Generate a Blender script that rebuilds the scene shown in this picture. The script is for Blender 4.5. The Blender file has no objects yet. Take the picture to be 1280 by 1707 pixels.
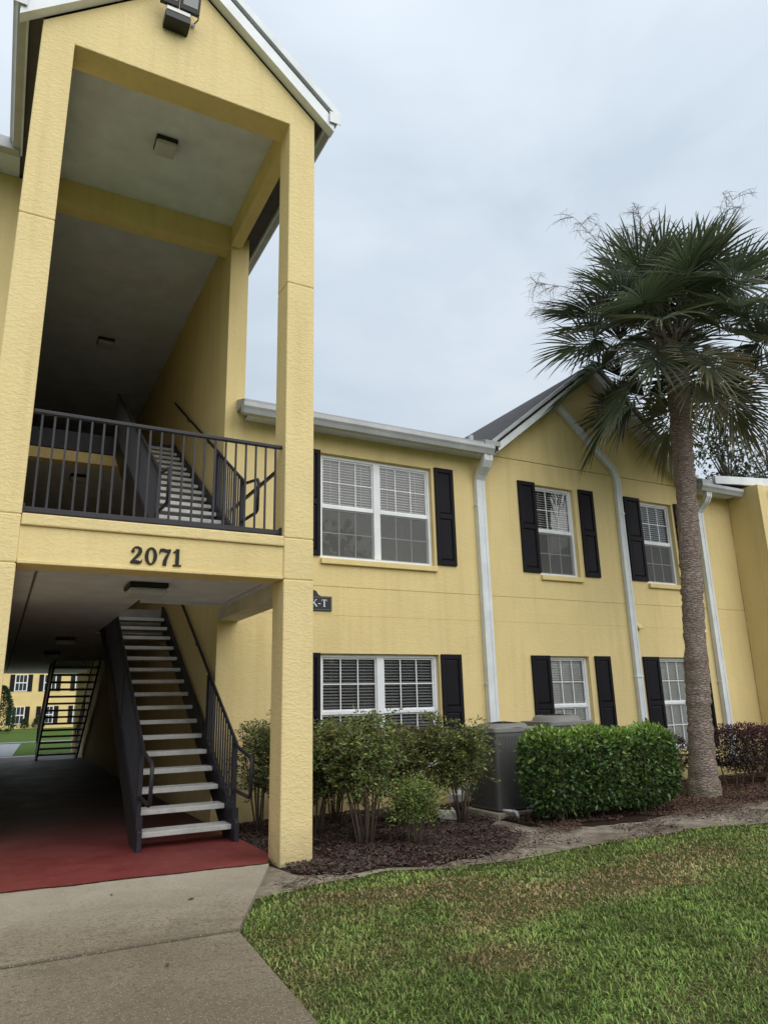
import bpy, bmesh, math, random
import numpy as np
from mathutils import Vector, Matrix, noise as mnoise

random.seed(7); RNG = np.random.default_rng(11)
R_ = math.radians
SC = bpy.context.scene
COL = SC.collection

# ------------------------------------------------------------------ camera
YAW, PITCH, ROLL, CAM_H = .492, .263, -.024, 1.45
cy, sy, cp, sp = math.cos(YAW), math.sin(YAW), math.cos(PITCH), math.sin(PITCH)
fw = Vector((sy*cp, cy*cp, sp)); rt = Vector((cy, -sy, 0)); up = rt.cross(fw)
cr, sr = math.cos(ROLL), math.sin(ROLL)
rt2 = cr*rt + sr*up; up2 = -sr*rt + cr*up
cam = bpy.data.cameras.new('camera'); camo = bpy.data.objects.new('camera', cam); COL.objects.link(camo)
camo.matrix_world = Matrix(((rt2.x, up2.x, -fw.x, 0), (rt2.y, up2.y, -fw.y, 0), (rt2.z, up2.z, -fw.z, CAM_H), (0, 0, 0, 1)))
cam.sensor_fit = 'VERTICAL'; cam.sensor_height = 24.0; cam.lens = 24.0*1182.5/1707
cam.clip_start = .05; cam.clip_end = 3000
SC.camera = camo

# ------------------------------------------------------------------ sky, sun, exposure
SUN_EL, SUN_AZ = R_(40), R_(165)      # azimuth from +Y towards +X: behind the camera, a little right
w = bpy.data.worlds.new('World'); SC.world = w; w.use_nodes = True
nt = w.node_tree; nt.nodes.clear()
def wn(t, **k):
    n = nt.nodes.new(t)
    for a, b in k.items(): setattr(n, a, b)
    return n
out = wn('ShaderNodeOutputWorld'); bg = wn('ShaderNodeBackground'); bg.inputs['Strength'].default_value = .10
sky = wn('ShaderNodeTexSky'); sky.sky_type = 'NISHITA'; sky.sun_disc = False
sky.sun_elevation = SUN_EL; sky.sun_rotation = SUN_AZ
tc = wn('ShaderNodeTexCoord'); mp = wn('ShaderNodeMapping'); mp.inputs['Scale'].default_value = (1.0, 1.0, 2.2); mp.inputs['Location'].default_value = (-4.179, -.278, 5.821)
n1 = wn('ShaderNodeTexNoise'); n1.inputs['Scale'].default_value = 2.1; n1.inputs['Detail'].default_value = 5; n1.inputs['Roughness'].default_value = .5; n1.inputs['Distortion'].default_value = .35
rp = wn('ShaderNodeValToRGB'); rp.color_ramp.elements[0].position = .36; rp.color_ramp.elements[0].color = (3.2, 3.70, 4.22, 1)
rp.color_ramp.elements[1].position = .62; rp.color_ramp.elements[1].color = (4.15, 4.58, 5.0, 1)
mx = wn('ShaderNodeMix'); mx.data_type = 'RGBA'; mx.inputs[0].default_value = .93
nt.links.new(tc.outputs['Generated'], mp.inputs['Vector']); nt.links.new(mp.outputs[0], n1.inputs['Vector'])
sx = wn('ShaderNodeSeparateXYZ'); ov = wn('ShaderNodeMapRange'); ov.inputs[1].default_value = 0; ov.inputs[2].default_value = 1; ov.inputs[3].default_value = .84; ov.inputs[4].default_value = 1.30
vm = wn('ShaderNodeVectorMath'); vm.operation = 'SCALE'
nt.links.new(tc.outputs['Generated'], sx.inputs[0]); nt.links.new(sx.outputs[2], ov.inputs[0]); nt.links.new(rp.outputs[0], vm.inputs[0]); nt.links.new(ov.outputs[0], vm.inputs['Scale'])
nt.links.new(n1.outputs['Fac'], rp.inputs[0]); nt.links.new(sky.outputs[0], mx.inputs[6]); nt.links.new(vm.outputs[0], mx.inputs[7])
nt.links.new(mx.outputs[2], bg.inputs['Color']); nt.links.new(bg.outputs[0], out.inputs['Surface'])
sl = bpy.data.lights.new('sun', 'SUN'); sl.energy = 1.5; sl.angle = R_(75); sl.color = (1, .965, .91)
so = bpy.data.objects.new('sun', sl); COL.objects.link(so)
sd = Vector((math.sin(SUN_AZ)*math.cos(SUN_EL), math.cos(SUN_AZ)*math.cos(SUN_EL), math.sin(SUN_EL)))
so.rotation_euler = sd.to_track_quat('Z', 'Y').to_euler(); so.location = sd*60
SC.view_settings.view_transform = 'Standard'; SC.view_settings.look = 'None'
SC.view_settings.exposure = 0.82; SC.view_settings.gamma = 1.0; SC.view_settings.use_curve_mapping = False
SC.render.engine = 'CYCLES'
SC.cycles.use_denoising = True; SC.cycles.max_bounces = 7; SC.cycles.diffuse_bounces = 5; SC.cycles.transparent_max_bounces = 12

# ------------------------------------------------------------------ materials
class NT:
    def __init__(s, name):
        s.m = bpy.data.materials.new(name); s.m.use_nodes = True; s.t = s.m.node_tree
        s.b = s.t.nodes['Principled BSDF']; s.o = s.t.nodes['Material Output']
        g = s.t.nodes.new('ShaderNodeNewGeometry'); s.pos = g.outputs['Position']; s.geo = g
    def n(s, t): return s.t.nodes.new(t)
    def l(s, a, b): s.t.links.new(a, b)
    def map(s, scale=(1, 1, 1)):
        m = s.n('ShaderNodeMapping'); m.inputs['Scale'].default_value = scale; s.l(s.pos, m.inputs['Vector']); return m.outputs[0]
    def noise(s, scale, detail=4, rough=.55, vec=None, dist=0):
        n = s.n('ShaderNodeTexNoise'); n.inputs['Scale'].default_value = scale; n.inputs['Detail'].default_value = detail
        n.inputs['Roughness'].default_value = rough; n.inputs['Distortion'].default_value = dist
        s.l(vec or s.pos, n.inputs['Vector']); return n.outputs['Fac']
    def vor(s, scale, feat='F1', vec=None):
        n = s.n('ShaderNodeTexVoronoi'); n.feature = feat; n.inputs['Scale'].default_value = scale; s.l(vec or s.pos, n.inputs['Vector']); return n.outputs['Distance']
    def ramp(s, fac, stops):
        r = s.n('ShaderNodeValToRGB'); e = r.color_ramp.elements
        while len(e) < len(stops): e.new(.5)
        for i, (p, c) in enumerate(stops): e[i].position = p; e[i].color = tuple(c) + (1,) if len(c) == 3 else c
        s.l(fac, r.inputs[0]); return r.outputs[0]
    def mix(s, fac, a, b, mode='MIX'):
        m = s.n('ShaderNodeMix'); m.data_type = 'RGBA'; m.blend_type = mode
        for sock, v in ((m.inputs[0], fac), (m.inputs[6], a), (m.inputs[7], b)):
            if hasattr(v, 'links'): s.l(v, sock)
            elif isinstance(v, (int, float)): sock.default_value = v
            else: sock.default_value = tuple(v) + (1,)
        return m.outputs[2]
    def math(s, op, a, b=None):
        m = s.n('ShaderNodeMath'); m.operation = op
        for sock, v in ((m.inputs[0], a), (m.inputs[1], b)):
            if v is None: continue
            if hasattr(v, 'links'): s.l(v, sock)
            else: sock.default_value = v
        return m.outputs[0]
    def bump(s, h, dist=.01, strength=1.0, prev=None):
        b = s.n('ShaderNodeBump'); b.inputs['Distance'].default_value = dist; b.inputs['Strength'].default_value = strength
        s.l(h, b.inputs['Height'])
        if prev is not None: s.l(prev, b.inputs['Normal'])
        return b.outputs[0]
    def set(s, color=None, rough=None, normal=None, **k):
        for key, v in (('Base Color', color), ('Roughness', rough), ('Normal', normal)):
            if v is None: continue
            if hasattr(v, 'links'): s.l(v, s.b.inputs[key])
            elif key == 'Base Color': s.b.inputs[key].default_value = tuple(v) + (1,)
            else: s.b.inputs[key].default_value = v
        for key, v in k.items(): s.b.inputs[key.replace('_', ' ')].default_value = v
        return s.m

M = {}
def stucco(name, c, bumpd, amp):
    s = NT(name)
    big = s.noise(.9, 4, .6); fine = s.noise(38, 3, .6)
    streak = s.noise(1.0, 5, .65, s.map((5, 5, .35)))
    c1 = s.mix(s.ramp(big, [(.3, (0,)*3), (.72, (1,)*3)]), [v*.93 for v in c], [min(1, v*1.05) for v in c])
    c2 = s.mix(s.ramp(streak, [(.48, (0,)*3), (.74, (.52,)*3)]), c1, [c[0]*.80, c[1]*.76, c[2]*.72])
    c3 = s.mix(s.ramp(fine, [(.3, (.16,)*3), (.55, (0,)*3)]), c2, [v*.8 for v in c])
    sep = s.n('ShaderNodeSeparateXYZ'); s.l(s.pos, sep.inputs[0]); mr_ = s.n('ShaderNodeMapRange'); s.l(s.math('ADD', sep.outputs[2], s.math('MULTIPLY', s.noise(6, 5, .7), -.5)), mr_.inputs[0])
    mr_.inputs[1].default_value = .12; mr_.inputs[2].default_value = -.28; mr_.inputs[3].default_value = 0; mr_.inputs[4].default_value = .55
    c3 = s.mix(mr_.outputs[0], c3, (.30, .225, .13))
    patch = s.noise(.55, 3, .5, None, .8); c3 = s.mix(s.ramp(patch, [(.56, (0,)*3), (.60, (.16,)*3)]), c3, [min(1, c[0]*1.08), c[1]*1.10, c[2]*1.2])
    # knock-down texture: flattened ridges, wider than tall
    k = s.noise(15, 3, .5, s.map((1, 1, 2.0)), .8)
    kk = s.ramp(k, [(.42, (0,)*3), (.62, (1,)*3)])
    k2 = s.noise(55, 3, .6)
    h = s.math('ADD', s.math('MULTIPLY', kk, amp), s.math('MULTIPLY', k2, .45))
    return s.set(c3, .86, s.bump(h, bumpd, .7), Specular_IOR_Level=.25)
YEL = (.765, .61, .295)
M['stucco'] = stucco('yellow_stucco', YEL, .004, .45)
M['stucco_rough'] = stucco('yellow_stucco_rough', (.765, .615, .31), .0045, .65)

def painted(name, c, rough=.5, bump=.002, scale=60, var=.06, spec=.4):
    s = NT(name); n = s.noise(3.2, 5, .6); f = s.noise(scale, 3)
    col = s.mix(s.ramp(n, [(.3, (0,)*3), (.7, (1,)*3)]), [v*(1-var*1.6) for v in c], [min(1, v*(1+var)) for v in c])
    return s.set(col, rough, s.bump(f, bump, .5), Specular_IOR_Level=spec)
M['white'] = painted('white_trim_paint', (.78, .80, .82), .42, .001)
M['gutter'] = painted('gutter_aluminium_paint', (.45, .465, .47), .4, .001, 40, .1)
M['spout'] = painted('downspout_aluminium_paint', (.71, .74, .755), .4, .001, 40, .08)
M['shutter'] = painted('black_shutter_vinyl', (.0065, .0052, .0085), .6, .0015, 90, .12, .2)
M['steel'] = painted('dark_steel_paint', (.024, .023, .031), .5, .001, 60, .15, .35)
M['soffit'] = painted('soffit_paint', (.68, .73, .86), .8, .004, 45, .07, .2)
M['soffit_beam'] = painted('cream_beam_paint', (.66, .62, .50), .85, .004, 45, .08, .2)
M['soffit_dark'] = painted('dark_eave_board', (.10, .095, .10), .8, .003, 40, .1, .2)
M['interior'] = painted('room_plaster', (.30, .29, .27), .9, .001)
M['blind'] = painted('blind_slat', (.91, .91, .89), .55, .0005, 80, .04)
M['blind_shade'] = painted('grey_blind_slat', (.62, .62, .62), .55, .0005, 80, .04)
M['black'] = painted('black_metal', (.012, .012, .014), .45, .0005)
M['digit'] = painted('black_digit', (.004, .003, .003), .6, .0005)
M['lamp_white'] = painted('lamp_diffuser', (.52, .54, .58), .5, .0003)
M['plastic_white'] = painted('white_pvc', (.8, .8, .78), .35, .0003)
M['sign'] = painted('sign_plate', (.018, .02, .022), .5, .0005)
M['flash'] = painted('galvanised_flash', (.36, .37, .375), .45, .001)

def tread_mat():
    s = NT('precast_tread_concrete'); n = s.noise(6, 5, .65); f = s.noise(90, 3, .7)
    c = s.mix(s.ramp(n, [(.3, (0,)*3), (.7, (1,)*3)]), (.42, .42, .41), (.60, .60, .58))
    c = s.mix(s.ramp(f, [(.28, (.7,)*3), (.45, (0,)*3)]), c, (.25, .24, .23))
    return s.set(c, .8, s.bump(f, .003, .6))
M['tread'] = tread_mat()
def slab_mat():
    s = NT('exposed_concrete'); big = s.noise(.75, 6, .62); mid = s.noise(5, 5, .7); peb = s.vor(130); f = s.noise(160, 3, .7); st = s.noise(1.6, 6, .7, None, .6)
    c = s.mix(s.ramp(big, [(.32, (0,)*3), (.66, (1,)*3)]), (.190, .150, .096), (.335, .282, .205))
    c = s.mix(s.ramp(mid, [(.45, (0,)*3), (.68, (.5,)*3)]), c, (.17, .14, .098))
    peb2 = s.vor(42); c = s.mix(s.ramp(peb2, [(.06, (.8,)*3), (.24, (0,)*3)]), c, (.40, .355, .275)); bl_ = s.noise(30, 5, .75); c = s.mix(s.ramp(bl_, [(.52, (0,)*3), (.60, (.85,)*3)]), c, (.085, .066, .042))
    c = s.mix(s.ramp(peb, [(.0, (.75,)*3), (.28, (0,)*3)]), c, (.44, .40, .32))
    c = s.mix(s.ramp(f, [(.30, (.75,)*3), (.44, (0,)*3)]), c, (.10, .085, .065))
    c = s.mix(s.ramp(st, [(.58, (0,)*3), (.74, (.45,)*3)]), c, (.115, .10, .075))
    sep = s.n('ShaderNodeSeparateXYZ'); s.l(s.pos, sep.inputs[0]); mr_ = s.n('ShaderNodeMapRange'); s.l(sep.outputs[1], mr_.inputs[0])
    bst = s.noise(2.3, 7, .72, None, .5); c = s.mix(s.ramp(bst, [(.50, (0,)*3), (.66, (.62,)*3)]), c, (.125, .098, .064))
    jd = s.math('ABSOLUTE', s.math('SUBTRACT', s.math('ADD', sep.outputs[1], s.math('MULTIPLY', sep.outputs[0], .0288)), 5.2545))
    c = s.mix(s.ramp(s.math('ADD', jd, s.math('MULTIPLY', s.noise(14, 4, .7), .05)), [(.022, (.85,)*3), (.075, (0,)*3)]), c, (.075, .056, .036))
    mr_.inputs[1].default_value = 5.6; mr_.inputs[2].default_value = 7.2; cl = s.math('MULTIPLY', mr_.outputs[0], s.ramp(st, [(.3, (1,)*3), (.7, (.45,)*3)]))
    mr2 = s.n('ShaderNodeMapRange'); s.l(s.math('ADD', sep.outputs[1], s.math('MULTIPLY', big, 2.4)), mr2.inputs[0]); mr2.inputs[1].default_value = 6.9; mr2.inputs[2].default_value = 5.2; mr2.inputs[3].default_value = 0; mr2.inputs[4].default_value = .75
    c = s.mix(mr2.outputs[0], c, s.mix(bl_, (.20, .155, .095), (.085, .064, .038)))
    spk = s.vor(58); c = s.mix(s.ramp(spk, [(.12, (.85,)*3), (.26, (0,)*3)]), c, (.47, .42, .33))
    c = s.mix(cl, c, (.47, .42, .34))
    h = s.math('ADD', s.math('MULTIPLY', peb, -1.2), s.math('MULTIPLY', f, .8))
    return s.set(c, .82, s.bump(h, .004, .8))
M['slab'] = slab_mat()
def red_mat():
    s = NT('red_floor_paint'); n = s.noise(1.3, 6, .65); f = s.noise(70, 3, .6); wear = s.noise(9, 6, .75)
    c = s.mix(s.ramp(n, [(.3, (0,)*3), (.7, (1,)*3)]), (.150, .022, .022), (.225, .041, .038))
    c = s.mix(s.ramp(wear, [(.56, (0,)*3), (.70, (.6,)*3)]), c, (.25, .12, .10)); sc_ = s.noise(4, 6, .75, s.map((1, 3, 1)), 1.0); c = s.mix(s.ramp(sc_, [(.55, (0,)*3), (.68, (.5,)*3)]), c, (.085, .026, .024))
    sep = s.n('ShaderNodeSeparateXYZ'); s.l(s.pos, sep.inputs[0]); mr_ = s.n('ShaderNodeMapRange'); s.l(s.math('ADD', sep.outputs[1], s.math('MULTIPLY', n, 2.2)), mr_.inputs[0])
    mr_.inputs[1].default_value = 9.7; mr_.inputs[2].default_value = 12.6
    c = s.mix(mr_.outputs[0], c, s.mix(n, (.035, .024, .021), (.075, .055, .048)))  # floor darkened with depth: the passage's shade painted into its colour
    rgh = s.ramp(n, [(.3, (.5,)*3), (.7, (.72,)*3)])
    return s.set(c, rgh, s.bump(f, .002, .5))
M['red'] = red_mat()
def floor_mat():
    s = NT('grey_deck_concrete'); n = s.noise(3, 5, .6)
    return s.set(s.ramp(n, [(.3, (.22, .215, .20)), (.7, (.32, .31, .29))]), .8)
M['deck'] = floor_mat()
def soil_mat():
    s = NT('sandy_soil'); big = s.noise(1.15, 6, .66, None, .3); mid = s.noise(11, 6, .72); f = s.noise(120, 3, .7)
    c = s.mix(s.ramp(big, [(.36, (0,)*3), (.64, (1,)*3)]), (.15, .112, .082), (.48, .42, .335))
    c = s.mix(s.ramp(mid, [(.45, (0,)*3), (.66, (.7,)*3)]), c, (.11, .080, .058))
    c = s.mix(s.ramp(f, [(.34, (.6,)*3), (.5, (0,)*3)]), c, (.08, .06, .045))
    h = s.math('ADD', mid, s.math('MULTIPLY', f, .4))
    return s.set(c, .95, s.bump(h, .03, .8), Specular_IOR_Level=.1)
M['soil'] = soil_mat()
def mulch_mat():
    s = NT('bark_mulch_bed'); a = s.noise(28, 5, .7, s.map((1, 2.2, 1)), .6); b = s.noise(3, 4, .6)
    c = s.ramp(a, [(.3, (.014, .008, .007)), (.55, (.050, .026, .021)), (.75, (.10, .056, .045))])
    c = s.mix(s.ramp(b, [(.5, (0,)*3), (.7, (.35,)*3)]), c, (.14, .10, .075))
    return s.set(c, .95, s.bump(a, .03, 1.0), Specular_IOR_Level=.1)
M['mulch'] = mulch_mat()
def turf_mat(name, near):
    s = NT(name); a = s.noise(1.1, 5, .62); b = s.noise(45, 4, .7)
    c = s.ramp(a, [(.34, (.055, .085, .018)), (.52, (.075, .105, .026)), (.70, (.115, .10, .042))]) if near else s.ramp(a, [(.3, (.07, .14, .02)), (.7, (.10, .17, .03))])
    c = s.mix(s.ramp(b, [(.35, (.7,)*3), (.6, (0,)*3)]), c, (.045, .040, .020))
    return s.set(c, .95, s.bump(b, .03, .8), Specular_IOR_Level=.1)
M['turf'] = turf_mat('lawn_thatch', True); M['far_turf'] = turf_mat('far_lawn_turf', False)
def shingle_mat():
    s = NT('asphalt_shingles'); br = s.n('ShaderNodeTexBrick'); sep = s.n('ShaderNodeSeparateXYZ'); s.l(s.pos, sep.inputs[0]); cmb = s.n('ShaderNodeCombineXYZ')
    s.l(sep.outputs[1], cmb.inputs[0]); s.l(s.math('MULTIPLY', sep.outputs[2], 1.6), cmb.inputs[1])
    s.l(cmb.outputs[0], br.inputs['Vector']); br.inputs['Scale'].default_value = 4; br.inputs['Mortar Size'].default_value = .015
    br.inputs['Color1'].default_value = (.055, .052, .058, 1); br.inputs['Color2'].default_value = (.085, .078, .082, 1); br.inputs['Mortar'].default_value = (.025, .023, .026, 1)
    f = s.noise(60, 3, .7)
    c = s.mix(s.ramp(f, [(.35, (.5,)*3), (.6, (0,)*3)]), br.outputs['Color'], (.12, .11, .11))
    return s.set(c, .95, s.bump(f, .004, .6))
M['shingle'] = shingle_mat()
def glass_mat():
    m = bpy.data.materials.new('window_glass'); m.use_nodes = True; t = m.node_tree; t.nodes.clear()
    o = t.nodes.new('ShaderNodeOutputMaterial'); mix = t.nodes.new('ShaderNodeMixShader'); tr = t.nodes.new('ShaderNodeBsdfTransparent'); gl = t.nodes.new('ShaderNodeBsdfGlossy')
    fr = t.nodes.new('ShaderNodeFresnel'); fr.inputs['IOR'].default_value = 1.75; gl.inputs['Roughness'].default_value = .012
    tr.inputs['Color'].default_value = (.98, .99, .985, 1)
    ge = t.nodes.new('ShaderNodeNewGeometry'); no = t.nodes.new('ShaderNodeTexNoise'); no.inputs['Scale'].default_value = 1.6; bu = t.nodes.new('ShaderNodeBump'); bu.inputs['Distance'].default_value = .006; bu.inputs['Strength'].default_value = .25
    t.links.new(ge.outputs['Position'], no.inputs['Vector']); t.links.new(no.outputs['Fac'], bu.inputs['Height']); t.links.new(bu.outputs[0], gl.inputs['Normal'])
    ma = t.nodes.new('ShaderNodeMath'); ma.operation = 'MULTIPLY_ADD'; ma.inputs[1].default_value = 1.0; ma.inputs[2].default_value = .0
    t.links.new(fr.outputs[0], ma.inputs[0]); t.links.new(ma.outputs[0], mix.inputs[0]); t.links.new(tr.outputs[0], mix.inputs[1]); t.links.new(gl.outputs[0], mix.inputs[2]); t.links.new(mix.outputs[0], o.inputs['Surface'])
    return m
M['glass'] = glass_mat()
def screen_mat():
    m = bpy.data.materials.new('insect_screen'); m.use_nodes = True; t = m.node_tree; t.nodes.clear()
    o = t.nodes.new('ShaderNodeOutputMaterial'); mix = t.nodes.new('ShaderNodeMixShader'); tr = t.nodes.new('ShaderNodeBsdfTransparent'); d = t.nodes.new('ShaderNodeBsdfDiffuse')
    d.inputs['Color'].default_value = (.17, .17, .165, 1); mix.inputs[0].default_value = .55
    t.links.new(tr.outputs[0], mix.inputs[1]); t.links.new(d.outputs[0], mix.inputs[2]); t.links.new(mix.outputs[0], o.inputs['Surface']); return m
M['screen'] = screen_mat()
def leaf_mat(name, rough=.45, trans=.25, spec=.4):
    s = NT(name); a = s.n('ShaderNodeAttribute'); a.attribute_name = 'col'; s.set(a.outputs['Color'], rough, Specular_IOR_Level=spec)
    tl = s.n('ShaderNodeBsdfTranslucent'); s.l(a.outputs['Color'], tl.inputs['Color']); mx_ = s.n('ShaderNodeMixShader'); mx_.inputs[0].default_value = trans
    s.l(s.b.outputs[0], mx_.inputs[1]); s.l(tl.outputs[0], mx_.inputs[2]); s.l(mx_.outputs[0], s.o.inputs['Surface']); return s.m
M['leaf'] = leaf_mat('leaf'); M['leaf_gloss'] = leaf_mat('glossy_leaf', .32, .15, .5); M['grass'] = leaf_mat('grass_blade', .6, .3, .2); M['chip'] = leaf_mat('bark_chip', .9, 0, .1)
M['frond'] = leaf_mat('palm_frond', .30, .2, .8)
def bark_mat(name, c1, c2, scale=(1, 1, 5)):
    s = NT(name); a = s.noise(9, 6, .7, s.map(scale), .5); b = s.noise(2.2, 4, .6); f = s.noise(70, 3, .7)
    c = s.ramp(a, [(.28, c1), (.72, c2)]); c = s.mix(s.ramp(b, [(.45, (0,)*3), (.65, (.5,)*3)]), c, [v*.62 for v in c2])
    return s.set(c, .95, s.bump(s.math('ADD', a, s.math('MULTIPLY', f, .3)), .02, .9), Specular_IOR_Level=.1)
M['bark'] = bark_mat('grey_brown_bark', (.055, .04, .032), (.16, .125, .10), (4, 4, 1)); M['cane'] = bark_mat('shrub_cane', (.09, .065, .05), (.24, .19, .15), (6, 6, 1))
def palm_bark():
    s = NT('palm_bark'); sep = s.n('ShaderNodeSeparateXYZ'); s.l(s.pos, sep.inputs[0])
    a = s.noise(13, 6, .72, s.map((1, 1, 3.2)), .6); b = s.noise(3.0, 4, .6); f = s.noise(55, 4, .7)
    c = s.ramp(a, [(.26, (.15, .108, .092)), (.5, (.40, .315, .27)), (.76, (.60, .50, .44))])
    ck = s.vor(11, 'DISTANCE_TO_EDGE', s.map((1, 1, 2.8))); c = s.mix(s.ramp(s.math('ADD', ck, s.math('MULTIPLY', f, .10)), [(.05, (.6,)*3), (.13, (0,)*3)]), c, (.060, .040, .034)); blot = s.noise(1.7, 5, .7); c = s.mix(s.ramp(blot, [(.45, (0,)*3), (.62, (.35,)*3)]), c, (.17, .12, .105))
    # lichen film low on the stem
    lo = s.n('ShaderNodeMapRange'); s.l(sep.outputs[2], lo.inputs[0]); lo.inputs[1].default_value = 3.6; lo.inputs[2].default_value = .4; lo.inputs[3].default_value = 0; lo.inputs[4].default_value = 1
    g = s.math('MULTIPLY', lo.outputs[0], s.ramp(b, [(.42, (0,)*3), (.62, (.75,)*3)]))
    c = s.mix(g, c, (.23, .215, .135))
    return s.set(c, .95, s.bump(s.math('ADD', s.math('ADD', a, s.math('MULTIPLY', f, .4)), s.math('MULTIPLY', s.math('MINIMUM', ck, .15), 4.0)), .03, 1.0), Specular_IOR_Level=.1)
M['palm_bark'] = palm_bark()
M['dry'] = bark_mat('dry_stalk', (.13, .095, .075), (.27, .20, .16))
M['ac'] = painted('condenser_grey_paint', (.10, .097, .095), .5, .001, 50, .08); M['ac_top'] = painted('condenser_top_paint', (.20, .195, .18), .5, .001, 50, .08)
M['asphalt'] = painted('far_road_asphalt', (.26, .27, .28), .9, .003, 60, .1)
def far_stucco():
    s = NT('far_yellow_stucco'); n = s.noise(1.2, 4); return s.set(s.ramp(n, [(.3, (.66, .50, .22)), (.7, (.74, .57, .26))]), .9)
M['far_stucco'] = far_stucco()

# ------------------------------------------------------------------ mesh helpers
WL = {}
def wloc(o): return WL.get(o.name, Vector((0, 0, 0))) if o else Vector((0, 0, 0))
def tag(o, label=None, cat=None, group=None, kind=None):
    for k, v in (('label', label), ('category', cat), ('group', group), ('kind', kind)):
        if v: o[k] = v
    return o
def thing(name, loc, label, cat, group=None):
    o = bpy.data.objects.new(name, None); o.empty_display_size = .2; COL.objects.link(o); o.location = loc; WL[o.name] = Vector(loc)
    return tag(o, label, cat, group)
def link(name, me, parent=None, loc=(0, 0, 0)):
    o = bpy.data.objects.new(name, me); COL.objects.link(o); loc = Vector(loc)
    if parent: o.parent = parent; o.location = loc - wloc(parent)
    else: o.location = loc
    WL[o.name] = loc; return o
class MB:
    def __init__(s): s.v = []; s.f = []
    def add(s, vs, fs):
        n = len(s.v); s.v += [tuple(p) for p in vs]; s.f += [tuple(i+n for i in q) for q in fs]; return s
    def box(s, x0, x1, y0, y1, z0, z1):
        return s.add([(x0, y0, z0), (x1, y0, z0), (x1, y1, z0), (x0, y1, z0), (x0, y0, z1), (x1, y0, z1), (x1, y1, z1), (x0, y1, z1)],
                     [(0, 3, 2, 1), (4, 5, 6, 7), (0, 1, 5, 4), (1, 2, 6, 5), (2, 3, 7, 6), (3, 0, 4, 7)])
    def quad(s, *p): return s.add(p, [tuple(range(len(p)))])
    def prism(s, poly, axis, a, b):
        # poly: 2-D points in the two other axes (order x,y,z with axis removed)
        def P(q, t): q = list(q); q.insert(axis, t); return q
        n = len(poly); vs = [P(q, a) for q in poly] + [P(q, b) for q in poly]
        return s.add(vs, [tuple(range(n))[::-1], tuple(range(n, 2*n))] + [(i, (i+1) % n, n+(i+1) % n, n+i) for i in range(n)])
    def tube(s, pts, r, n=8, cap=True):
        pts = [Vector(p) for p in pts]; rs = r if isinstance(r, (list, tuple)) else [r]*len(pts); base = len(s.v); nrm = None; vs = []; fs = []
        for i, p in enumerate(pts):
            t = ((pts[i]-pts[i-1]).normalized() if i else Vector()) + ((pts[i+1]-pts[i]).normalized() if i < len(pts)-1 else Vector())
            t = t.normalized() if t.length > 1e-6 else Vector((0, 0, 1))
            if nrm is None: nrm = t.cross(Vector((0, 0, 1)) if abs(t.z) < .9 else Vector((1, 0, 0))).normalized()
            nrm = (nrm - t*nrm.dot(t)).normalized(); bn = t.cross(nrm)
            for k in range(n):
                a = 2*math.pi*k/n + (math.pi/4 if n == 4 else 0); vs.append(p + rs[i]*(math.cos(a)*nrm + math.sin(a)*bn))
        for i in range(len(pts)-1):
            for k in range(n): fs.append((i*n+k, i*n+(k+1) % n, (i+1)*n+(k+1) % n, (i+1)*n+k))
        if cap: fs += [tuple(range(n))[::-1], tuple(range((len(pts)-1)*n, len(pts)*n))]
        return s.add(vs, fs)
    def bar(s, a, b, wx, wz):
        # rectangular bar from a to b lying in a plane of constant X or Y
        a = Vector(a); b = Vector(b); t = (b-a).normalized(); sidev = Vector((0, 0, 1)).cross(t)
        sidev = sidev.normalized() if sidev.length > 1e-4 else Vector((1, 0, 0)); u = t.cross(sidev).normalized()
        vs = [p + i*sidev*wx/2 + j*u*wz/2 for p in (a, b) for i, j in ((-1, -1), (1, -1), (1, 1), (-1, 1))]
        return s.add(vs, [(0, 3, 2, 1), (4, 5, 6, 7), (0, 1, 5, 4), (1, 2, 6, 5), (2, 3, 7, 6), (3, 0, 4, 7)])
    def mesh(s, name, mat, smooth=False, bevel=0, segs=2):
        me = bpy.data.meshes.new(name); me.from_pydata(s.v, [], s.f)
        bm = bmesh.new(); bm.from_mesh(me); bmesh.ops.recalc_face_normals(bm, faces=bm.faces)
        if bevel: bmesh.ops.bevel(bm, geom=[e for e in bm.edges if e.is_manifold and e.calc_face_angle(0) > .5], offset=bevel, segments=segs, affect='EDGES', profile=.5)
        bm.to_mesh(me); bm.free()
        if smooth: me.polygons.foreach_set('use_smooth', [True]*len(me.polygons))
        me.materials.append(M[mat]); return me
    def build(s, name, mat, parent=None, smooth=False, bevel=0, loc=(0, 0, 0), segs=2):
        return link(name, s.mesh(name, mat, smooth, bevel, segs), parent, loc)
def B(name, mat, parent, x0, x1, y0, y1, z0, z1, bevel=0): return MB().box(x0, x1, y0, y1, z0, z1).build(name, mat, parent, bevel=bevel)
def np_mesh(name, verts, faces, cols, mat):
    """verts (N,3), faces (F,k) constant k, cols (N,3)"""
    me = bpy.data.meshes.new(name); k = faces.shape[1]
    me.vertices.add(len(verts)); me.vertices.foreach_set('co', verts.astype(np.float32).ravel())
    me.loops.add(faces.size); me.loops.foreach_set('vertex_index', faces.astype(np.int32).ravel())
    me.polygons.add(len(faces)); me.polygons.foreach_set('loop_start', (np.arange(len(faces))*k).astype(np.int32)); me.polygons.foreach_set('loop_total', np.full(len(faces), k, np.int32))
    me.update(calc_edges=True)
    at = me.color_attributes.new('col', 'FLOAT_COLOR', 'POINT'); at.data.foreach_set('color', np.concatenate([cols, np.ones((len(cols), 1))], 1).astype(np.float32).ravel())
    me.materials.append(M[mat]); return me
def unit(a): return a/np.maximum(np.linalg.norm(a, axis=1, keepdims=True), 1e-9)
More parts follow.
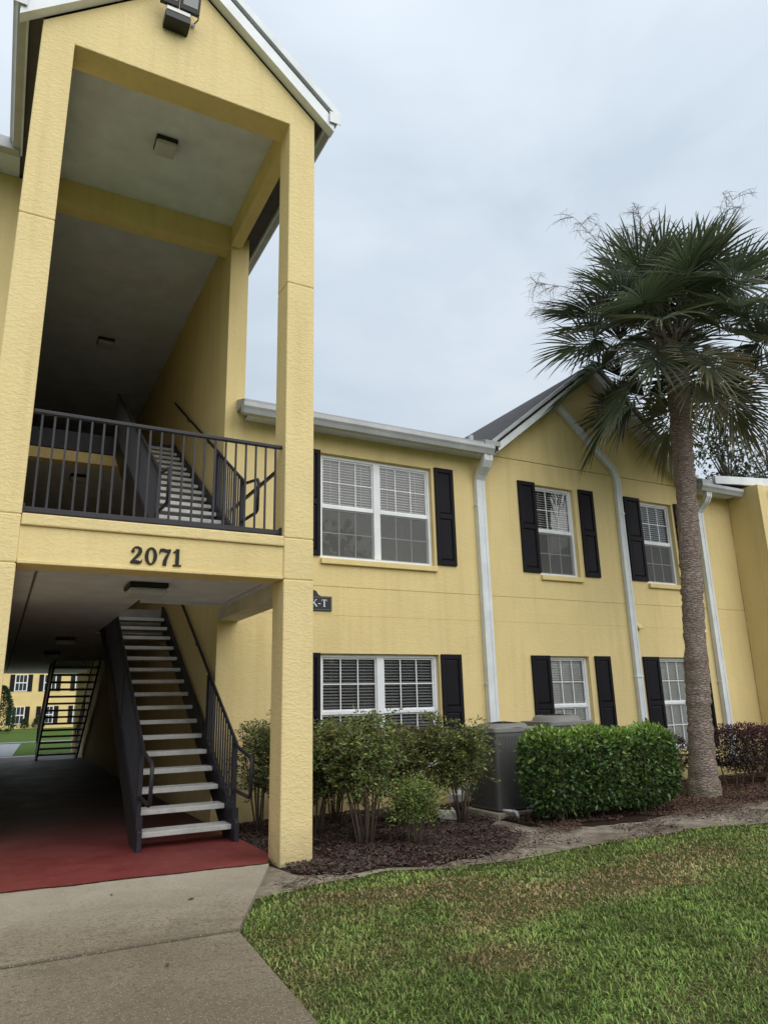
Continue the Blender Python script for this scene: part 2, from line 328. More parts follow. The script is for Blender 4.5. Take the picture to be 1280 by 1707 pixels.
def leaves(name, pts, dirs, length, width, cols, mat, parent=None, fold=.25):
    """one folded diamond per leaf"""
    n = len(pts); dirs = unit(dirs); rnd = unit(RNG.normal(size=(n, 3))); s = unit(np.cross(dirs, rnd)); u = np.cross(dirs, s)
    L = np.asarray(length).reshape(-1, 1)*np.ones((n, 1)); W = np.asarray(width).reshape(-1, 1)*np.ones((n, 1))
    mid = pts + dirs*L*.45 - u*W*fold
    v = np.stack([pts, mid+s*W*.5, pts+dirs*L, mid-s*W*.5, pts+dirs*L*.5], 1).reshape(-1, 3)
    i = np.arange(n)[:, None]*5
    f = np.concatenate([i+np.array([[0, 1, 4]]), i+np.array([[1, 2, 4]]), i+np.array([[2, 3, 4]]), i+np.array([[3, 0, 4]])], 0)
    return link(name, np_mesh(name, v, f, np.repeat(cols, 5, 0), mat), parent)
def jit(c, n, a=.25, b=.12):
    c = np.array(c)[None]*np.ones((n, 1)); k = 1 + RNG.normal(size=(n, 1))*a; h = 1 + RNG.normal(size=(n, 3))*b
    return np.clip(c*np.clip(k, .35, 1.9)*h, .003, .9)
def sheet(name, poly, z, mat, kind='structure', label=None, parent=None):
    me = bpy.data.meshes.new(name); me.from_pydata([(x, y, z) for x, y in poly], [], [tuple(range(len(poly)))])
    bm = bmesh.new(); bm.from_mesh(me); bmesh.ops.triangulate(bm, faces=bm.faces); bmesh.ops.recalc_face_normals(bm, faces=bm.faces)
    for f_ in bm.faces:
        if f_.normal.z < 0: f_.normal_flip()
    bm.to_mesh(me); bm.free(); me.materials.append(M[mat]); o = link(name, me, parent)
    if parent is None: tag(o, label, kind=kind)
    return o
def wobble(pts, step=.12, amp=.06, seed=0):
    out_ = []
    for (x0, y0), (x1, y1) in zip(pts[:-1], pts[1:]):
        n = max(1, int(math.hypot(x1-x0, y1-y0)/step))
        for i in range(n):
            t = i/n; x = x0+(x1-x0)*t; y = y0+(y1-y0)*t
            a = mnoise.noise(Vector((x*2.3+seed, y*2.3, seed)))*amp + mnoise.noise(Vector((x*9+seed, y*9, 3)))*amp*.45
            out_.append((x+a*.5, y+a))
    return out_ + [pts[-1]]

# ------------------------------------------------------------------ ground and paving
sheet('ground', [(-300, -300), (300, -300), (300, 500), (-300, 500)], -.062, 'far_turf')
LAWN_EDGE = [(1.95, 6.05), (2.24, 6.14), (2.78, 6.25), (3.3, 6.32), (3.82, 6.12), (4.6, 6.05), (5.48, 6.17), (6.36, 6.18), (7.33, 6.2), (8.34, 6.0), (9.6, 5.85), (12, 5.6), (18, 5.0)]
sheet('lawn', [(.4, 5.2), (.4, -3), (20, -3), (20, 6.4), (1.9, 6.4)], -.050, 'turf')
sheet('bare_soil', [(1.9, 6.9), (1.85, 6.2)] + wobble(LAWN_EDGE, .1, .09, 4) + [(18, 9.9), (2.4, 9.9)], -.044, 'soil')
MU = wobble([(2.55, 6.62), (2.9, 6.42), (3.35, 6.42), (3.85, 6.24), (4.4, 6.32), (4.9, 6.5), (5.2, 6.8), (5.5, 7.1), (5.45, 7.7), (5.8, 8.0)], .09, .10, 9)
sheet('mulch_bed', MU + [(5.9, 9.8), (2.45, 9.8), (2.45, 7.5)], -.036, 'mulch')
sheet('mulch_bed', wobble([(5.9, 7.45), (6.5, 6.98), (7.4, 6.93), (8.2, 7.2), (8.66, 7.34), (9.3, 7.3), (10, 7.12), (11.5, 7.05), (13.7, 6.8)], .1, .14, 17) + [(13.7, 9.8), (6.0, 9.8)], -.035, 'mulch')
walk = thing('walkway', (1, 5, 0), None, None); tag(walk, kind='structure')
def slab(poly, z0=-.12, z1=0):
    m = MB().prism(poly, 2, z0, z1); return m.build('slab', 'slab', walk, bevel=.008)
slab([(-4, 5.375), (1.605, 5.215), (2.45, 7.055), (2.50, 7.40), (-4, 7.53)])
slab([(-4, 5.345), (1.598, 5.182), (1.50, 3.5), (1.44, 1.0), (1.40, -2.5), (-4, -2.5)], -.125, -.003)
MB().box(-4, 1.58, 5.12, 5.42, -.12, -.018).build('joint_filler', 'mulch', walk)
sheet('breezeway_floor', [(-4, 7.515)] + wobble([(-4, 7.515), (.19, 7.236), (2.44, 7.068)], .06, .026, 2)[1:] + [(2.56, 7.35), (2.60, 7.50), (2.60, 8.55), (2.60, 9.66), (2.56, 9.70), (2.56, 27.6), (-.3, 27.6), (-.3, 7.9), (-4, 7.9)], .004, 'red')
MB().prism([(-.3, 7.42), (2.48, 7.30), (2.6, 7.5), (2.6, 27.6), (-.3, 27.6)], 2, -.12, -.002).build('floor_slab', 'slab', walk)
m = MB(); ej = wobble([(-4, 7.515), (.19, 7.236), (2.44, 7.068)], .07, .03, 5)
for (xa, ya), (xb, yb0) in zip(ej[:-1], ej[1:]): m.bar((xa, ya+.006, .001), (xb, yb0+.006, .001), random.uniform(.008, .03), .012)
m.build('joint_filler', 'mulch', walk)
# a few fallen leaves on the concrete
for i, (x, y, a, s_) in enumerate(((1.507, 6.151, .4, .035), (1.042, 4.745, 1.2, .028), (.983, 6.645, 2.0, .022))):
    l_ = MB().add([(-s_, 0, .004), (0, -s_*.45, .012), (s_, 0, .006), (0, s_*.45, .014), (0, 0, .004)], [(0, 1, 4), (1, 2, 4), (2, 3, 4), (3, 0, 4)]).build('fallen_leaf', 'bark', None, loc=(x, y, 0)); l_.rotation_euler.z = a
    tag(l_, ['largest dark fallen leaf lying on the concrete slab in front of the red floor', 'small dark fallen leaf on the nearest concrete slab', 'tiny dark fallen leaf close to the edge of the red floor'][i], 'leaf', 'fallen leaves on the walkway')

# ------------------------------------------------------------------ the apartment building
BLD = thing('apartment_building', (6, 9.7, 0), 'yellow stucco apartment building with gabled stair tower and black shutters', 'building')
FY = 9.70; TX0, TX1 = -.295, 2.872; FR = 6.99

def wall_grid(name, mat, x0, x1, z0, z1, y, holes, grooves, depth=.13, parent=BLD):
    xs = sorted({x0, x1} | {h[0] for h in holes} | {h[1] for h in holes}); zs = {z0, z1} | {h[2] for h in holes} | {h[3] for h in holes}
    gr = []
    for g, hw, d in grooves: zs |= {g-hw, g+hw}; gr.append((g-hw, g+hw, d))
    zs = sorted(zs); m = MB()
    for a, b in zip(xs[:-1], xs[1:]):
        for c, d in zip(zs[:-1], zs[1:]):
            cx, cz = (a+b)/2, (c+d)/2
            if any(h[0] < cx < h[1] and h[2] < cz < h[3] for h in holes): continue
            yy = y
            for g0, g1, gd in gr:
                if g0 < cz < g1: yy = y+gd; m.quad((a, y, d), (b, y, d), (b, yy, d), (a, yy, d)); m.quad((a, yy, c), (b, yy, c), (b, y, c), (a, y, c))
            m.quad((a, yy, c), (b, yy, c), (b, yy, d), (a, yy, d))
    for hx0, hx1, hz0, hz1 in holes:
        e = y+depth
        m.quad((hx0, y, hz0), (hx0, e, hz0), (hx0, e, hz1), (hx0, y, hz1)); m.quad((hx1, y, hz1), (hx1, e, hz1), (hx1, e, hz0), (hx1, y, hz0))
        m.quad((hx0, y, hz1), (hx0, e, hz1), (hx1, e, hz1), (hx1, y, hz1)); m.quad((hx0, y, hz0), (hx1, y, hz0), (hx1, e, hz0), (hx0, e, hz0))
    return m.build(name, mat, parent)
WIN = [  # x0, x1, z0, z1, units, upper blind, lower blind
    (4.10, 6.12, 3.58, 5.27, 2, 'white', None), (4.10, 6.12, .49, 2.17, 2, 'open', 'open'),
    (8.33, 9.27, 3.58, 5.27, 1, 'white', None), (11.0, 11.92, 3.58, 5.27, 1, 'white', None),
    (8.37, 9.27, .49, 2.17, 1, 'closed', 'closed'), (11.02, 11.94, .49, 2.17, 1, 'closed', 'closed')]
wall_grid('facade_wall', 'stucco', 2.86, 13.77, -.08, 5.69, FY, [q[:4] for q in WIN], [(3.157, .006, .010), (2.726, .004, .004)])
MB().prism([(2.86, 5.702), (7.3, 5.702), (7.62, 6.05), (9.97, 7.86), (12.32, 6.05), (12.64, 5.702), (13.77, 5.702), (13.77, 5.80), (12.7, 5.80), (2.9, 5.80)][:1] + [(13.77, 5.702), (13.77, 5.9), (12.25, 5.9), (9.84, 7.76), (7.43, 5.9), (2.86, 5.9)], 1, FY, FY+.12).build('gable_wall', 'stucco', BLD)

def window(x0, x1, z0, z1, units, ub, lb):
    """a part with its pieces as sub-parts"""
    W = MB()
    fw_ = .055; y0, y1 = FY+.075, FY+.14
    W.box(x0+.002, x0+fw_, y0, y1, z0+.002, z1-.002); W.box(x1-fw_, x1-.002, y0, y1, z0+.002, z1-.002)
    W.box(x0+fw_, x1-fw_, y0, y1, z1-fw_, z1-.002); W.box(x0+fw_, x1-fw_, y0, y1, z0+.002, z0+fw_)
    bays = [(x0+fw_, x1-fw_)]
    if units == 2:
        c = (x0+x1)/2; W.box(c-.058, c+.058, y0-.004, y1, z0+fw_, z1-fw_); bays = [(x0+fw_, c-.058), (c+.058, x1-fw_)]
    win = W.build('window', 'white', BLD, bevel=.004, segs=1)
    MB().box(x0-.005, x1+.03, FY-.055, FY+.07, z0-.085, z0+.001).build('sill', 'stucco', win, bevel=.008)
    zm = (z0+z1)/2
    room = MB(); yb = FY+1.5
    room.quad((x0-.3, yb, z0-.4), (x1+.3, yb, z0-.4), (x1+.3, yb, z1+.3), (x0-.3, yb, z1+.3)); room.quad((x0-.3, FY+.16, z1+.3), (x1+.3, FY+.16, z1+.3), (x1+.3, yb, z1+.3), (x0-.3, yb, z1+.3))
    room.quad((x0-.3, FY+.16, z0-.4), (x1+.3, FY+.16, z0-.4), (x1+.3, yb, z0-.4), (x0-.3, yb, z0-.4)); room.quad((x0-.3, FY+.16, z0-.4), (x0-.3, yb, z0-.4), (x0-.3, yb, z1+.3), (x0-.3, FY+.16, z1+.3)); room.quad((x1+.3, FY+.16, z0-.4), (x1+.3, yb, z0-.4), (x1+.3, yb, z1+.3), (x1+.3, FY+.16, z1+.3))
    room.build('room', 'interior', win)
    pm = {}
    for a, b in bays:
        MB().box(a, b, FY+.085, FY+.128, zm-.028, zm+.022).build('meeting_rail', 'white', win, bevel=.003, segs=1)
        for part, (c, d) in (('up', (zm+.022, z1-fw_)), ('lo', (z0+fw_, zm-.028))):
            yo = FY+.098 if part == 'up' else FY+.112
            sw = .022; s_ = MB(); s_.box(a, a+sw, yo, yo+.03, c, d); s_.box(b-sw, b, yo, yo+.03, c, d); s_.box(a+sw, b-sw, yo, yo+.03, d-sw, d); s_.box(a+sw, b-sw, yo, yo+.03, c, c+sw)
            s_.build('sash', 'white', win)
            ia, ib, ic, id_ = a+sw, b-sw, c+sw, d-sw
            mu = MB()
            for k in (1, 2): xk = ia+(ib-ia)*k/3; mu.box(xk-.008, xk+.008, yo+.006, yo+.020, ic, id_)
            zk = (ic+id_)/2; mu.box(ia, ib, yo+.0075, yo+.0185, zk-.008, zk+.008); mu.build('muntin', 'white', win)
            pw, ph = (ib-ia)/3, (id_-ic)/2; key = (round(pw, 4), round(ph, 4))
            if key not in pm:
                q = MB(); g_ = .008; q.quad((g_, 0, g_), (pw-g_, 0, g_), (pw-g_, 0, ph-g_), (g_, 0, ph-g_)); pm[key] = q.mesh('pane', 'glass')
            for i in range(3):
                for j in range(2): link('pane', pm[key], win, (ia+pw*i, yo+.014, ic+ph*j))
            bl = ub if part == 'up' else lb
            if bl:
                sl_ = MB(); zz = c+.01 if part == 'up' else c-.01; top = d+.04 if part == 'up' else d+.06
                tilt = {'white': (.018, .024), 'closed': (.018, .010), 'open': (.021, .024)}[bl]; pitch = .044 if bl != 'closed' else .042
                hw, dz = tilt[0], tilt[1]/2
                while zz < top:
                    q_ = random.uniform(-.0015, .0015)
                    sl_.quad((a-.02, FY+.160-hw, zz-dz*1.0+q_), (b+.02, FY+.160-hw, zz-dz+q_), (b+.02, FY+.160+hw, zz+dz+q_), (a-.02, FY+.160+hw, zz+dz+q_)) if bl != 'closed' else sl_.quad((a-.02, FY+.160-.017, zz-.021), (b+.02, FY+.160-.017, zz-.021), (b+.02, FY+.160+.012, zz+.021), (a-.02, FY+.160+.012, zz+.021))
                    zz += pitch
                for k in (.2, .8): xk = a+(b-a)*k; sl_.box(xk-.002, xk+.002, FY+.158, FY+.162, c, top)
                sl_.build('blind', 'blind' if bl != 'open' else 'blind_shade', win)
        if lb is None:
            MB().quad((a+.01, FY+.088, z0+fw_), (b-.01, FY+.088, z0+fw_), (b-.01, FY+.088, zm-.03), (a+.01, FY+.088, zm-.03)).build('screen', 'screen', win)
    return win
for q in WIN: window(*q)

def shutter(x0, x1, z0, z1):
    y1, y0 = FY-.002, FY-.038; st = .062; zm = z0+(z1-z0)*.5
    m = MB(); m.box(x0, x0+st, y0, y1, z0, z1); m.box(x1-st, x1, y0, y1, z0, z1); m.box(x0+st, x1-st, y0, y1, z1-.075, z1); m.box(x0+st, x1-st, y0, y1, z0, z0+.085); m.box(x0+st, x1-st, y0, y1, zm-.05, zm+.04)
    sh = m.build('shutter', 'shutter', BLD, bevel=.004, segs=1)
    for c, d in ((z0+.085, zm-.05), (zm+.04, z1-.075)):
        a, b = x0+st, x1-st; p = MB(); e = .028; yb_, yf = y1-.004, y0+.008
        p.add([(a, yb_-.012, c), (b, yb_-.012, c), (b, yb_-.012, d), (a, yb_-.012, d), (a+e, yf, c+e), (b-e, yf, c+e), (b-e, yf, d-e), (a+e, yf, d-e)],
              [(0, 1, 5, 4), (1, 2, 6, 5), (2, 3, 7, 6), (3, 0, 4, 7), (4, 5, 6, 7)]); p.build('panel', 'shutter', sh)
for a, b, up_ in ((3.73, 4.085, 1), (6.168, 6.54, 1), (3.73, 4.085, 0), (6.145, 6.53, 0), (7.935, 8.325, 1), (9.375, 9.745, 1), (10.56, 10.985, 1), (11.98, 12.37, 1), (7.955, 8.36, 0), (9.39, 9.765, 0), (10.59, 11.01, 0), (12.0, 12.37, 0)):
    shutter(a, b, *((3.615, 5.295) if up_ else (.50, 2.175)))

# posts of the tower
def post(x0, x1, y0, y1, ztop, joints, mat='stucco_rough'):
    m = MB(); zs = [-.10] + joints + [ztop]
    for i in range(len(zs)-1):
        a = zs[i] + (.003 if i else 0); b = zs[i+1] - (.003 if i < len(zs)-2 else 0); m.box(x0, x1, y0, y1, a, b)
    o = m.build('post', mat, BLD, bevel=.012)
    MB().box(x0+.01, x1-.01, y0+.01, y1-.01, -.1, ztop+.03 if ztop < 7 else ztop-.02).build('post_core', 'stucco', o); return o
J = [2.73, 3.178, 6.27]
post(2.535, TX1, FR, 7.335, 6.265, J[:2]); post(TX0, .035, FR, 7.335, 6.265, J[:2])
post(2.535, TX1, 28.4, 28.74, 8.5, J); post(TX0, .035, 28.4, 28.74, 8.5, J)
RS = .865; RX = 1.2885
MB().prism([(TX0, 6.273), (.035, 6.273), (.035, 8.525), (2.535, 8.525), (2.535, 6.273), (TX1, 6.273), (TX1, 8.70), (RX, 8.70+RS*(TX1-RX)), (TX0, 8.70)], 1, FR, 7.335).build('tower_gable_wall', 'stucco_rough', BLD, bevel=.012)
MB().prism([(TX0, 8.525), (TX1, 8.525), (TX1, 8.70), (RX, 8.70+RS*(TX1-RX)), (TX0, 8.70)], 1, 28.41, 28.74).build('tower_gable_wall', 'stucco', BLD)
bm_ = MB().box(.036, 2.534, 7.008, 7.30, 2.768, 3.077).build('floor_beam', 'stucco', BLD)
MB().box(.037, 2.533, 6.978, 7.325, 3.08, 3.19).build('ledge', 'stucco_rough', bm_, bevel=.012)
MB().box(.037, 2.533, 6.992, 7.305, 2.728, 2.765).build('lower_trim', 'stucco', bm_, bevel=.008)
B('side_beam', 'soffit_beam', BLD, 2.565, 2.86, 7.336, 9.688, 2.59, 3.185, .008); B('side_beam', 'stucco', BLD, -.285, .02, 7.336, 9.688, 2.59, 3.185, .008)
B('upper_side_beam', 'stucco', BLD, 2.555, 2.725, 7.332, 9.688, 8.49, 8.855); B('upper_side_beam', 'stucco', BLD, -.14, .03, 7.332, 9.688, 8.49, 8.855)
B('cross_beam', 'stucco', BLD, 0, 2.568, 9.70, 9.95, 8.45, 8.858)
# walls of the breezeway
MB().box(2.57, 2.858, 9.69, 26.0, -.1, 8.86).build('breezeway_wall', 'stucco', BLD); MB().box(-.29, -.002, 9.69, 26.0, -.1, 8.86).build('breezeway_wall', 'stucco', BLD)
MB().box(-9, -.292, 9.70, 9.95, -.1, 8.66).build('side_wing_wall', 'stucco', BLD)
MB().box(-.001, 2.569, 25.7, 25.95, 3.2, 8.86).build('added_end_wall', 'stucco', BLD)  # unseen wall added to stop far-end light reaching the upper floors
# ceilings and floors
MB().box(-.28, 2.86, 7.331, 9.699, 8.86, 8.90).build('porch_ceiling', 'soffit', BLD); MB().box(-.28, 2.86, 9.702, 28.40, 8.862, 8.92).build('upper_ceiling', 'soffit', BLD)
def floorpiece(name, boxes, mat, parent=BLD):
    m = MB()
    for b in boxes: m.box(*b)
    return m.build(name, mat, parent)
sf = floorpiece('second_floor', [(.02, 2.564, 7.331, 9.0, 2.76, 3.175), (-.001, 1.42, 9.001, 28.4, 2.76, 3.175), (1.421, 2.569, 13.32, 20.9, 2.76, 3.175), (1.421, 2.569, 25.2, 28.4, 2.76, 3.175)], 'deck')
g = .014
for b in ((.021, 2.563, 7.332, 7.42-g), (.021, .217-g, 7.42+g, 8.99), (2.46+g, 2.563, 7.42+g, 8.99), (.217+g, 2.46-g, 7.42+g, 8.99), (0, .217-g, 9.0, 28.3), (.217+g, 1.42, 9.0, 28.3), (1.425, 2.565, 13.33, 20.85), (1.425, 2.565, 25.25, 28.3)):
    B('ceiling_panel', 'soffit', sf, b[0], b[1], b[2], b[3], 2.735, 2.758, .004)
B('hole_edge_trim', 'soffit', sf, 1.43, 2.56, 8.992, 9.02, 2.70, 3.17)
tf = floorpiece('third_floor', [(-.001, 1.42, 13.32, 28.3, 6.0, 6.34), (1.421, 2.569, 13.32, 28.3, 6.0, 6.34)], 'soffit')
B('third_floor_beam', 'stucco', BLD, 0, 2.568, 13.28, 13.5, 5.79, 5.985); B('third_floor_edge', 'steel', tf, 0, 2.568, 13.26, 13.31, 6.0, 6.35)
MB().box(-.001, 2.569, 13.51, 28.2, 5.93, 5.998).build('second_ceiling', 'soffit', tf)

# tower roof
def gable_roof(name, xc, ze, hw, slope, y0, y1, th, mat='shingle'):
    zr = ze + hw*slope; m = MB()
    return m.prism([(xc-hw, ze), (xc, zr), (xc+hw, ze), (xc+hw-.02, ze-th), (xc, zr-th*1.2), (xc-hw+.02, ze-th)], 1, y0, y1).build(name, mat, BLD)
roof = gable_roof('tower_roof', RX, 8.83, 1.86, RS, 6.90, 28.9, .10)
def rake(parent, xc, ze, hw, slope, y0, y1, o0, o1, mat='white'):
    for s in (-1, 1):
        m = MB(); zr = ze+hw*slope
        m.prism([(xc+s*hw, ze+o1), (xc, zr+o1), (xc, zr+o0), (xc+s*hw, ze+o0)], 1, y0, y1); m.build('rake_board', mat, parent)
rake(roof, RX, 8.83, 1.80, RS, 6.868, 6.99, -.10, -.29, 'white'); rake(roof, RX, 8.83, 1.875, RS, 6.84, 6.99, .02, -.10, 'spout')
def gutter_y(x0, x1, y0, y1, z0, z1, out, parent):
    """gutter running along Y; out=+1 when its face looks to +X"""
    a, b = (x0, x1) if out > 0 else (x1, x0)
    p = [(a, z0), (a+(b-a)*.62, z0), (a+(b-a)*.78, z0+(z1-z0)*.35), (b, z0+(z1-z0)*.62), (b, z1), (b-(b-a)*.1, z1), (b-(b-a)*.1, z0+(z1-z0)*.66), (a+(b-a)*.55, z0+.012), (a+(b-a)*.08, z0+.012), (a+(b-a)*.08, z1), (a, z1)]
    return MB().prism(p, 1, y0, y1).build('gutter', 'gutter', parent)
gutter_y(3.03, 3.17, 6.845, 28.9, 8.655, 8.805, 1, roof); gutter_y(-.59, -.455, 6.845, 9.22, 8.655, 8.805, -1, roof)
B('gutter_cap', 'spout', roof, 3.02, 3.175, 6.838, 6.846, 8.65, 8.808); B('gutter_cap', 'spout', roof, -.595, -.45, 6.838, 6.846, 8.65, 8.808)
B('soffit', 'soffit_dark', roof, 2.73, 3.03, 6.995, 28.8, 8.70, 8.72); B('soffit', 'soffit_dark', roof, -.452, -.142, 6.995, 9.69, 8.70, 8.72)
B('fascia', 'soffit', roof, 3.005, 3.028, 6.99, 28.8, 8.63, 8.80); B('fascia', 'soffit', roof, -.452, -.43, 6.99, 9.2, 8.63, 8.80)
# eave of the taller wing on the left
B('wing_soffit', 'soffit', BLD, -9, -.455, 9.24, 9.699, 8.665, 8.69); B('wing_gutter', 'gutter', BLD, -9, -.46, 9.10, 9.235, 8.62, 8.80, .01)
MB().prism([(9.12, 8.81), (20, 13.2), (20, 13.05), (9.12, 8.71)], 0, -9, -.6).build('wing_roof', 'shingle', BLD)

# main roof over the two-storey wing (low pitch), eaves, gutters
mr = MB().prism([(9.34, 5.745), (18.5, 8.75), (27.6, 5.75), (27.6, 5.62), (18.5, 8.60), (9.34, 5.64)], 0, 2.90, 7.30).build('wing_roof', 'shingle', BLD)
MB().prism([(9.34, 5.745), (18.5, 8.75), (27.6, 5.75), (27.6, 5.62), (18.5, 8.60), (9.34, 5.64)], 0, 12.65, 15.4).build('wing_roof', 'shingle', BLD)
MB().prism([(9.9, 5.93), (18.5, 8.75), (27.6, 5.75), (27.6, 5.62), (18.5, 8.60), (9.9, 5.83)], 0, 7.302, 12.648).build('wing_roof', 'shingle', BLD)
def gutter_x(x0, x1, yf, z0, z1, parent):
    yb = yf+.135; h = z1-z0
    p = [(yb, z0), (yf+.055, z0), (yf+.028, z0+h*.35), (yf, z0+h*.6), (yf, z1), (yf+.014, z1), (yf+.014, z0+h*.66), (yf+.06, z0+.012), (yb-.01, z0+.012), (yb-.01, z1), (yb, z1)]
    m = MB().prism(p, 0, x0, x1); o = m.build('gutter', 'gutter', parent)
    for xe in (x0, x1): MB().prism([(yb, z0), (yf+.055, z0), (yf+.028, z0+h*.35), (yf, z0+h*.6), (yf, z1), (yb, z1)], 0, xe-.004, xe+.004).build('end_cap', 'gutter', o)
    return o
gutter_x(2.72, 7.16, 9.245, 5.545, 5.70, mr); gutter_x(12.42, 13.72, 9.245, 5.545, 5.70, mr)
for a_, b_ in ((2.74, 7.14), (12.46, 13.7)): B('fascia', 'gutter', mr, a_, b_, 9.385, 9.405, 5.55, 5.735); B('soffit', 'soffit', mr, max(a_, 2.866), b_, 9.41, 9.698, 5.585, 5.60)
MB().prism([(9.29, 5.705), (9.29, 5.76), (9.7, 5.90), (9.7, 5.705)], 0, 2.74, 3.55).build('roof_return', 'flash', mr); B('drip_edge', 'flash', mr, 3.56, 7.1, 9.30, 9.42, 5.725, 5.752)
MB().prism([(9.27, 5.705), (9.27, 5.79), (9.7, 5.93), (9.7, 5.705)], 0, 6.98, 7.30).build('roof_return', 'flash', mr); MB().prism([(9.27, 5.705), (9.27, 5.79), (9.7, 5.93), (9.7, 5.705)], 0, 12.45, 13.0).build('roof_return', 'flash', mr)
GX, GS = 9.84, .795
def rake2(o0, o1, y0, y1, hw, mat):
    rake(gr_, GX, 5.79, hw, GS, y0, y1, o0, o1, mat)
gr_ = gable_roof('gable_roof', GX, 5.79, 2.67, GS, 9.425, 17.2, .07)
rake2(-.062, -.21, 9.40, 9.44, 2.61, 'spout'); rake2(.012, -.06, 9.36, 9.415, 2.69, 'gutter')
for s in (-1, 1):
    m = MB(); m.prism([(GX+s*2.60, 5.64), (GX, 5.64+2.60*GS), (GX, 5.655+2.60*GS), (GX+s*2.60, 5.655)], 1, 9.445, 9.70); m.build('gable_soffit', 'soffit', gr_)
MB().tube([(7.02, 9.75, 5.80), (7.02, 9.75, 6.03)], .05, 10).build('roof_vent_pipe', 'gutter', mr)

# downspouts
def spout(x, pts, w=.10, d=.075, elbow=None):
    m = MB()
    def ring(p, t):
        t = Vector(t).normalized(); s_ = Vector((1, 0, 0)) if abs(t.x) < .9 else Vector((0, 1, 0)); s_ = (s_-t*s_.dot(t)).normalized(); u_ = t.cross(s_)
        ww, dd = (w, d)
        pr = [(-.5, -.5), (-.22, -.5), (-.17, -.40), (.17, -.40), (.22, -.5), (.5, -.5), (.5, .5), (-.5, .5)]
        return [Vector(p) + s_*a*ww + (u_ if u_.y > 0 or abs(u_.y) < .01 and u_.z > 0 else -u_)*b*dd for a, b in pr]
    P = [Vector(p) for p in pts]; vs = []; fs = []
    for i, p in enumerate(P):
        t = ((P[i]-P[i-1]).normalized() if i else Vector()) + ((P[i+1]-P[i]).normalized() if i < len(P)-1 else Vector()); vs += ring(p, t)
    n = 8
    for i in range(len(P)-1):
        for k in range(n): fs.append((i*n+k, i*n+(k+1) % n, (i+1)*n+(k+1) % n, (i+1)*n+k))
    fs += [tuple(range(n)), tuple(range((len(P)-1)*n, len(P)*n))]
    m.add(vs, fs); o = m.build('downspout', 'spout', BLD)
    return o
def straps(o, x, zs, w):
    for z in zs: MB().box(x-w/2-.012, x+w/2+.012, FY-.092, FY-.002, z, z+.03).build('strap', 'spout', o)
d1 = spout(0, [(7.06, 9.36, 5.56), (7.06, 9.37, 5.46), (7.06, 9.43, 5.37), (7.06, 9.57, 5.26), (7.06, 9.635, 5.17), (7.06, 9.645, 5.0), (7.06, 9.645, .42)], .175, .10); straps(d1, 7.06, (4.7, 1.7), .175)
spo = MB(); spo.bar((6.95, 9.55, .36), (5.75, 8.85, .16), .19, .09); spo.build('outlet_extension', 'spout', d1)
d2 = spout(0, [(8.93, 9.655, 7.02), (9.3, 9.655, 6.70), (9.85, 9.655, 6.22), (10.33, 9.655, 5.82), (10.41, 9.655, 5.62), (10.40, 9.655, 5.2), (10.40, 9.655, .2)], .14, .075); straps(d2, 10.40, (4.9, 1.8), .14)
d3 = spout(0, [(12.68, 9.36, 5.56), (12.68, 9.37, 5.46), (12.68, 9.43, 5.37), (12.68, 9.57, 5.26), (12.68, 9.635, 5.17), (12.68, 9.645, 5.0), (12.68, 9.645, .2)], .16, .09); straps(d3, 12.68, (4.7, 1.7), .17)
for x, z in ((10.56, 2.735), (12.34, 2.70)):
    m = MB(); m.prism([(FY-.002, z+.05), (FY-.03, z+.05), (FY-.10, z-.02), (FY-.10, z-.05), (FY-.002, z-.05)], 0, x-.06, x+.06); m.build('vent_hood', 'stucco', BLD, bevel=.006)
# second stair tower at the right edge
MB().box(13.752, 15.6, 8.95, 9.69, -.1, 5.74).build('second_tower_wall', 'stucco', BLD, bevel=.01)
m = MB(); m.prism([(12.80, 5.715), (15.4, 5.95), (15.4, 6.12), (12.80, 5.885)], 1, 9.22, 9.30); m.build('second_tower_fascia', 'spout', BLD)
m = MB(); m.prism([(13.0, 5.74), (15.6, 5.975), (15.6, 6.02), (13.0, 5.79)], 1, 9.302, 12.0); m.build('second_tower_roof', 'shingle', BLD)
B('second_tower_eave', 'soffit_dark', BLD, 14.12, 15.6, 8.70, 8.948, 5.60, 5.66)

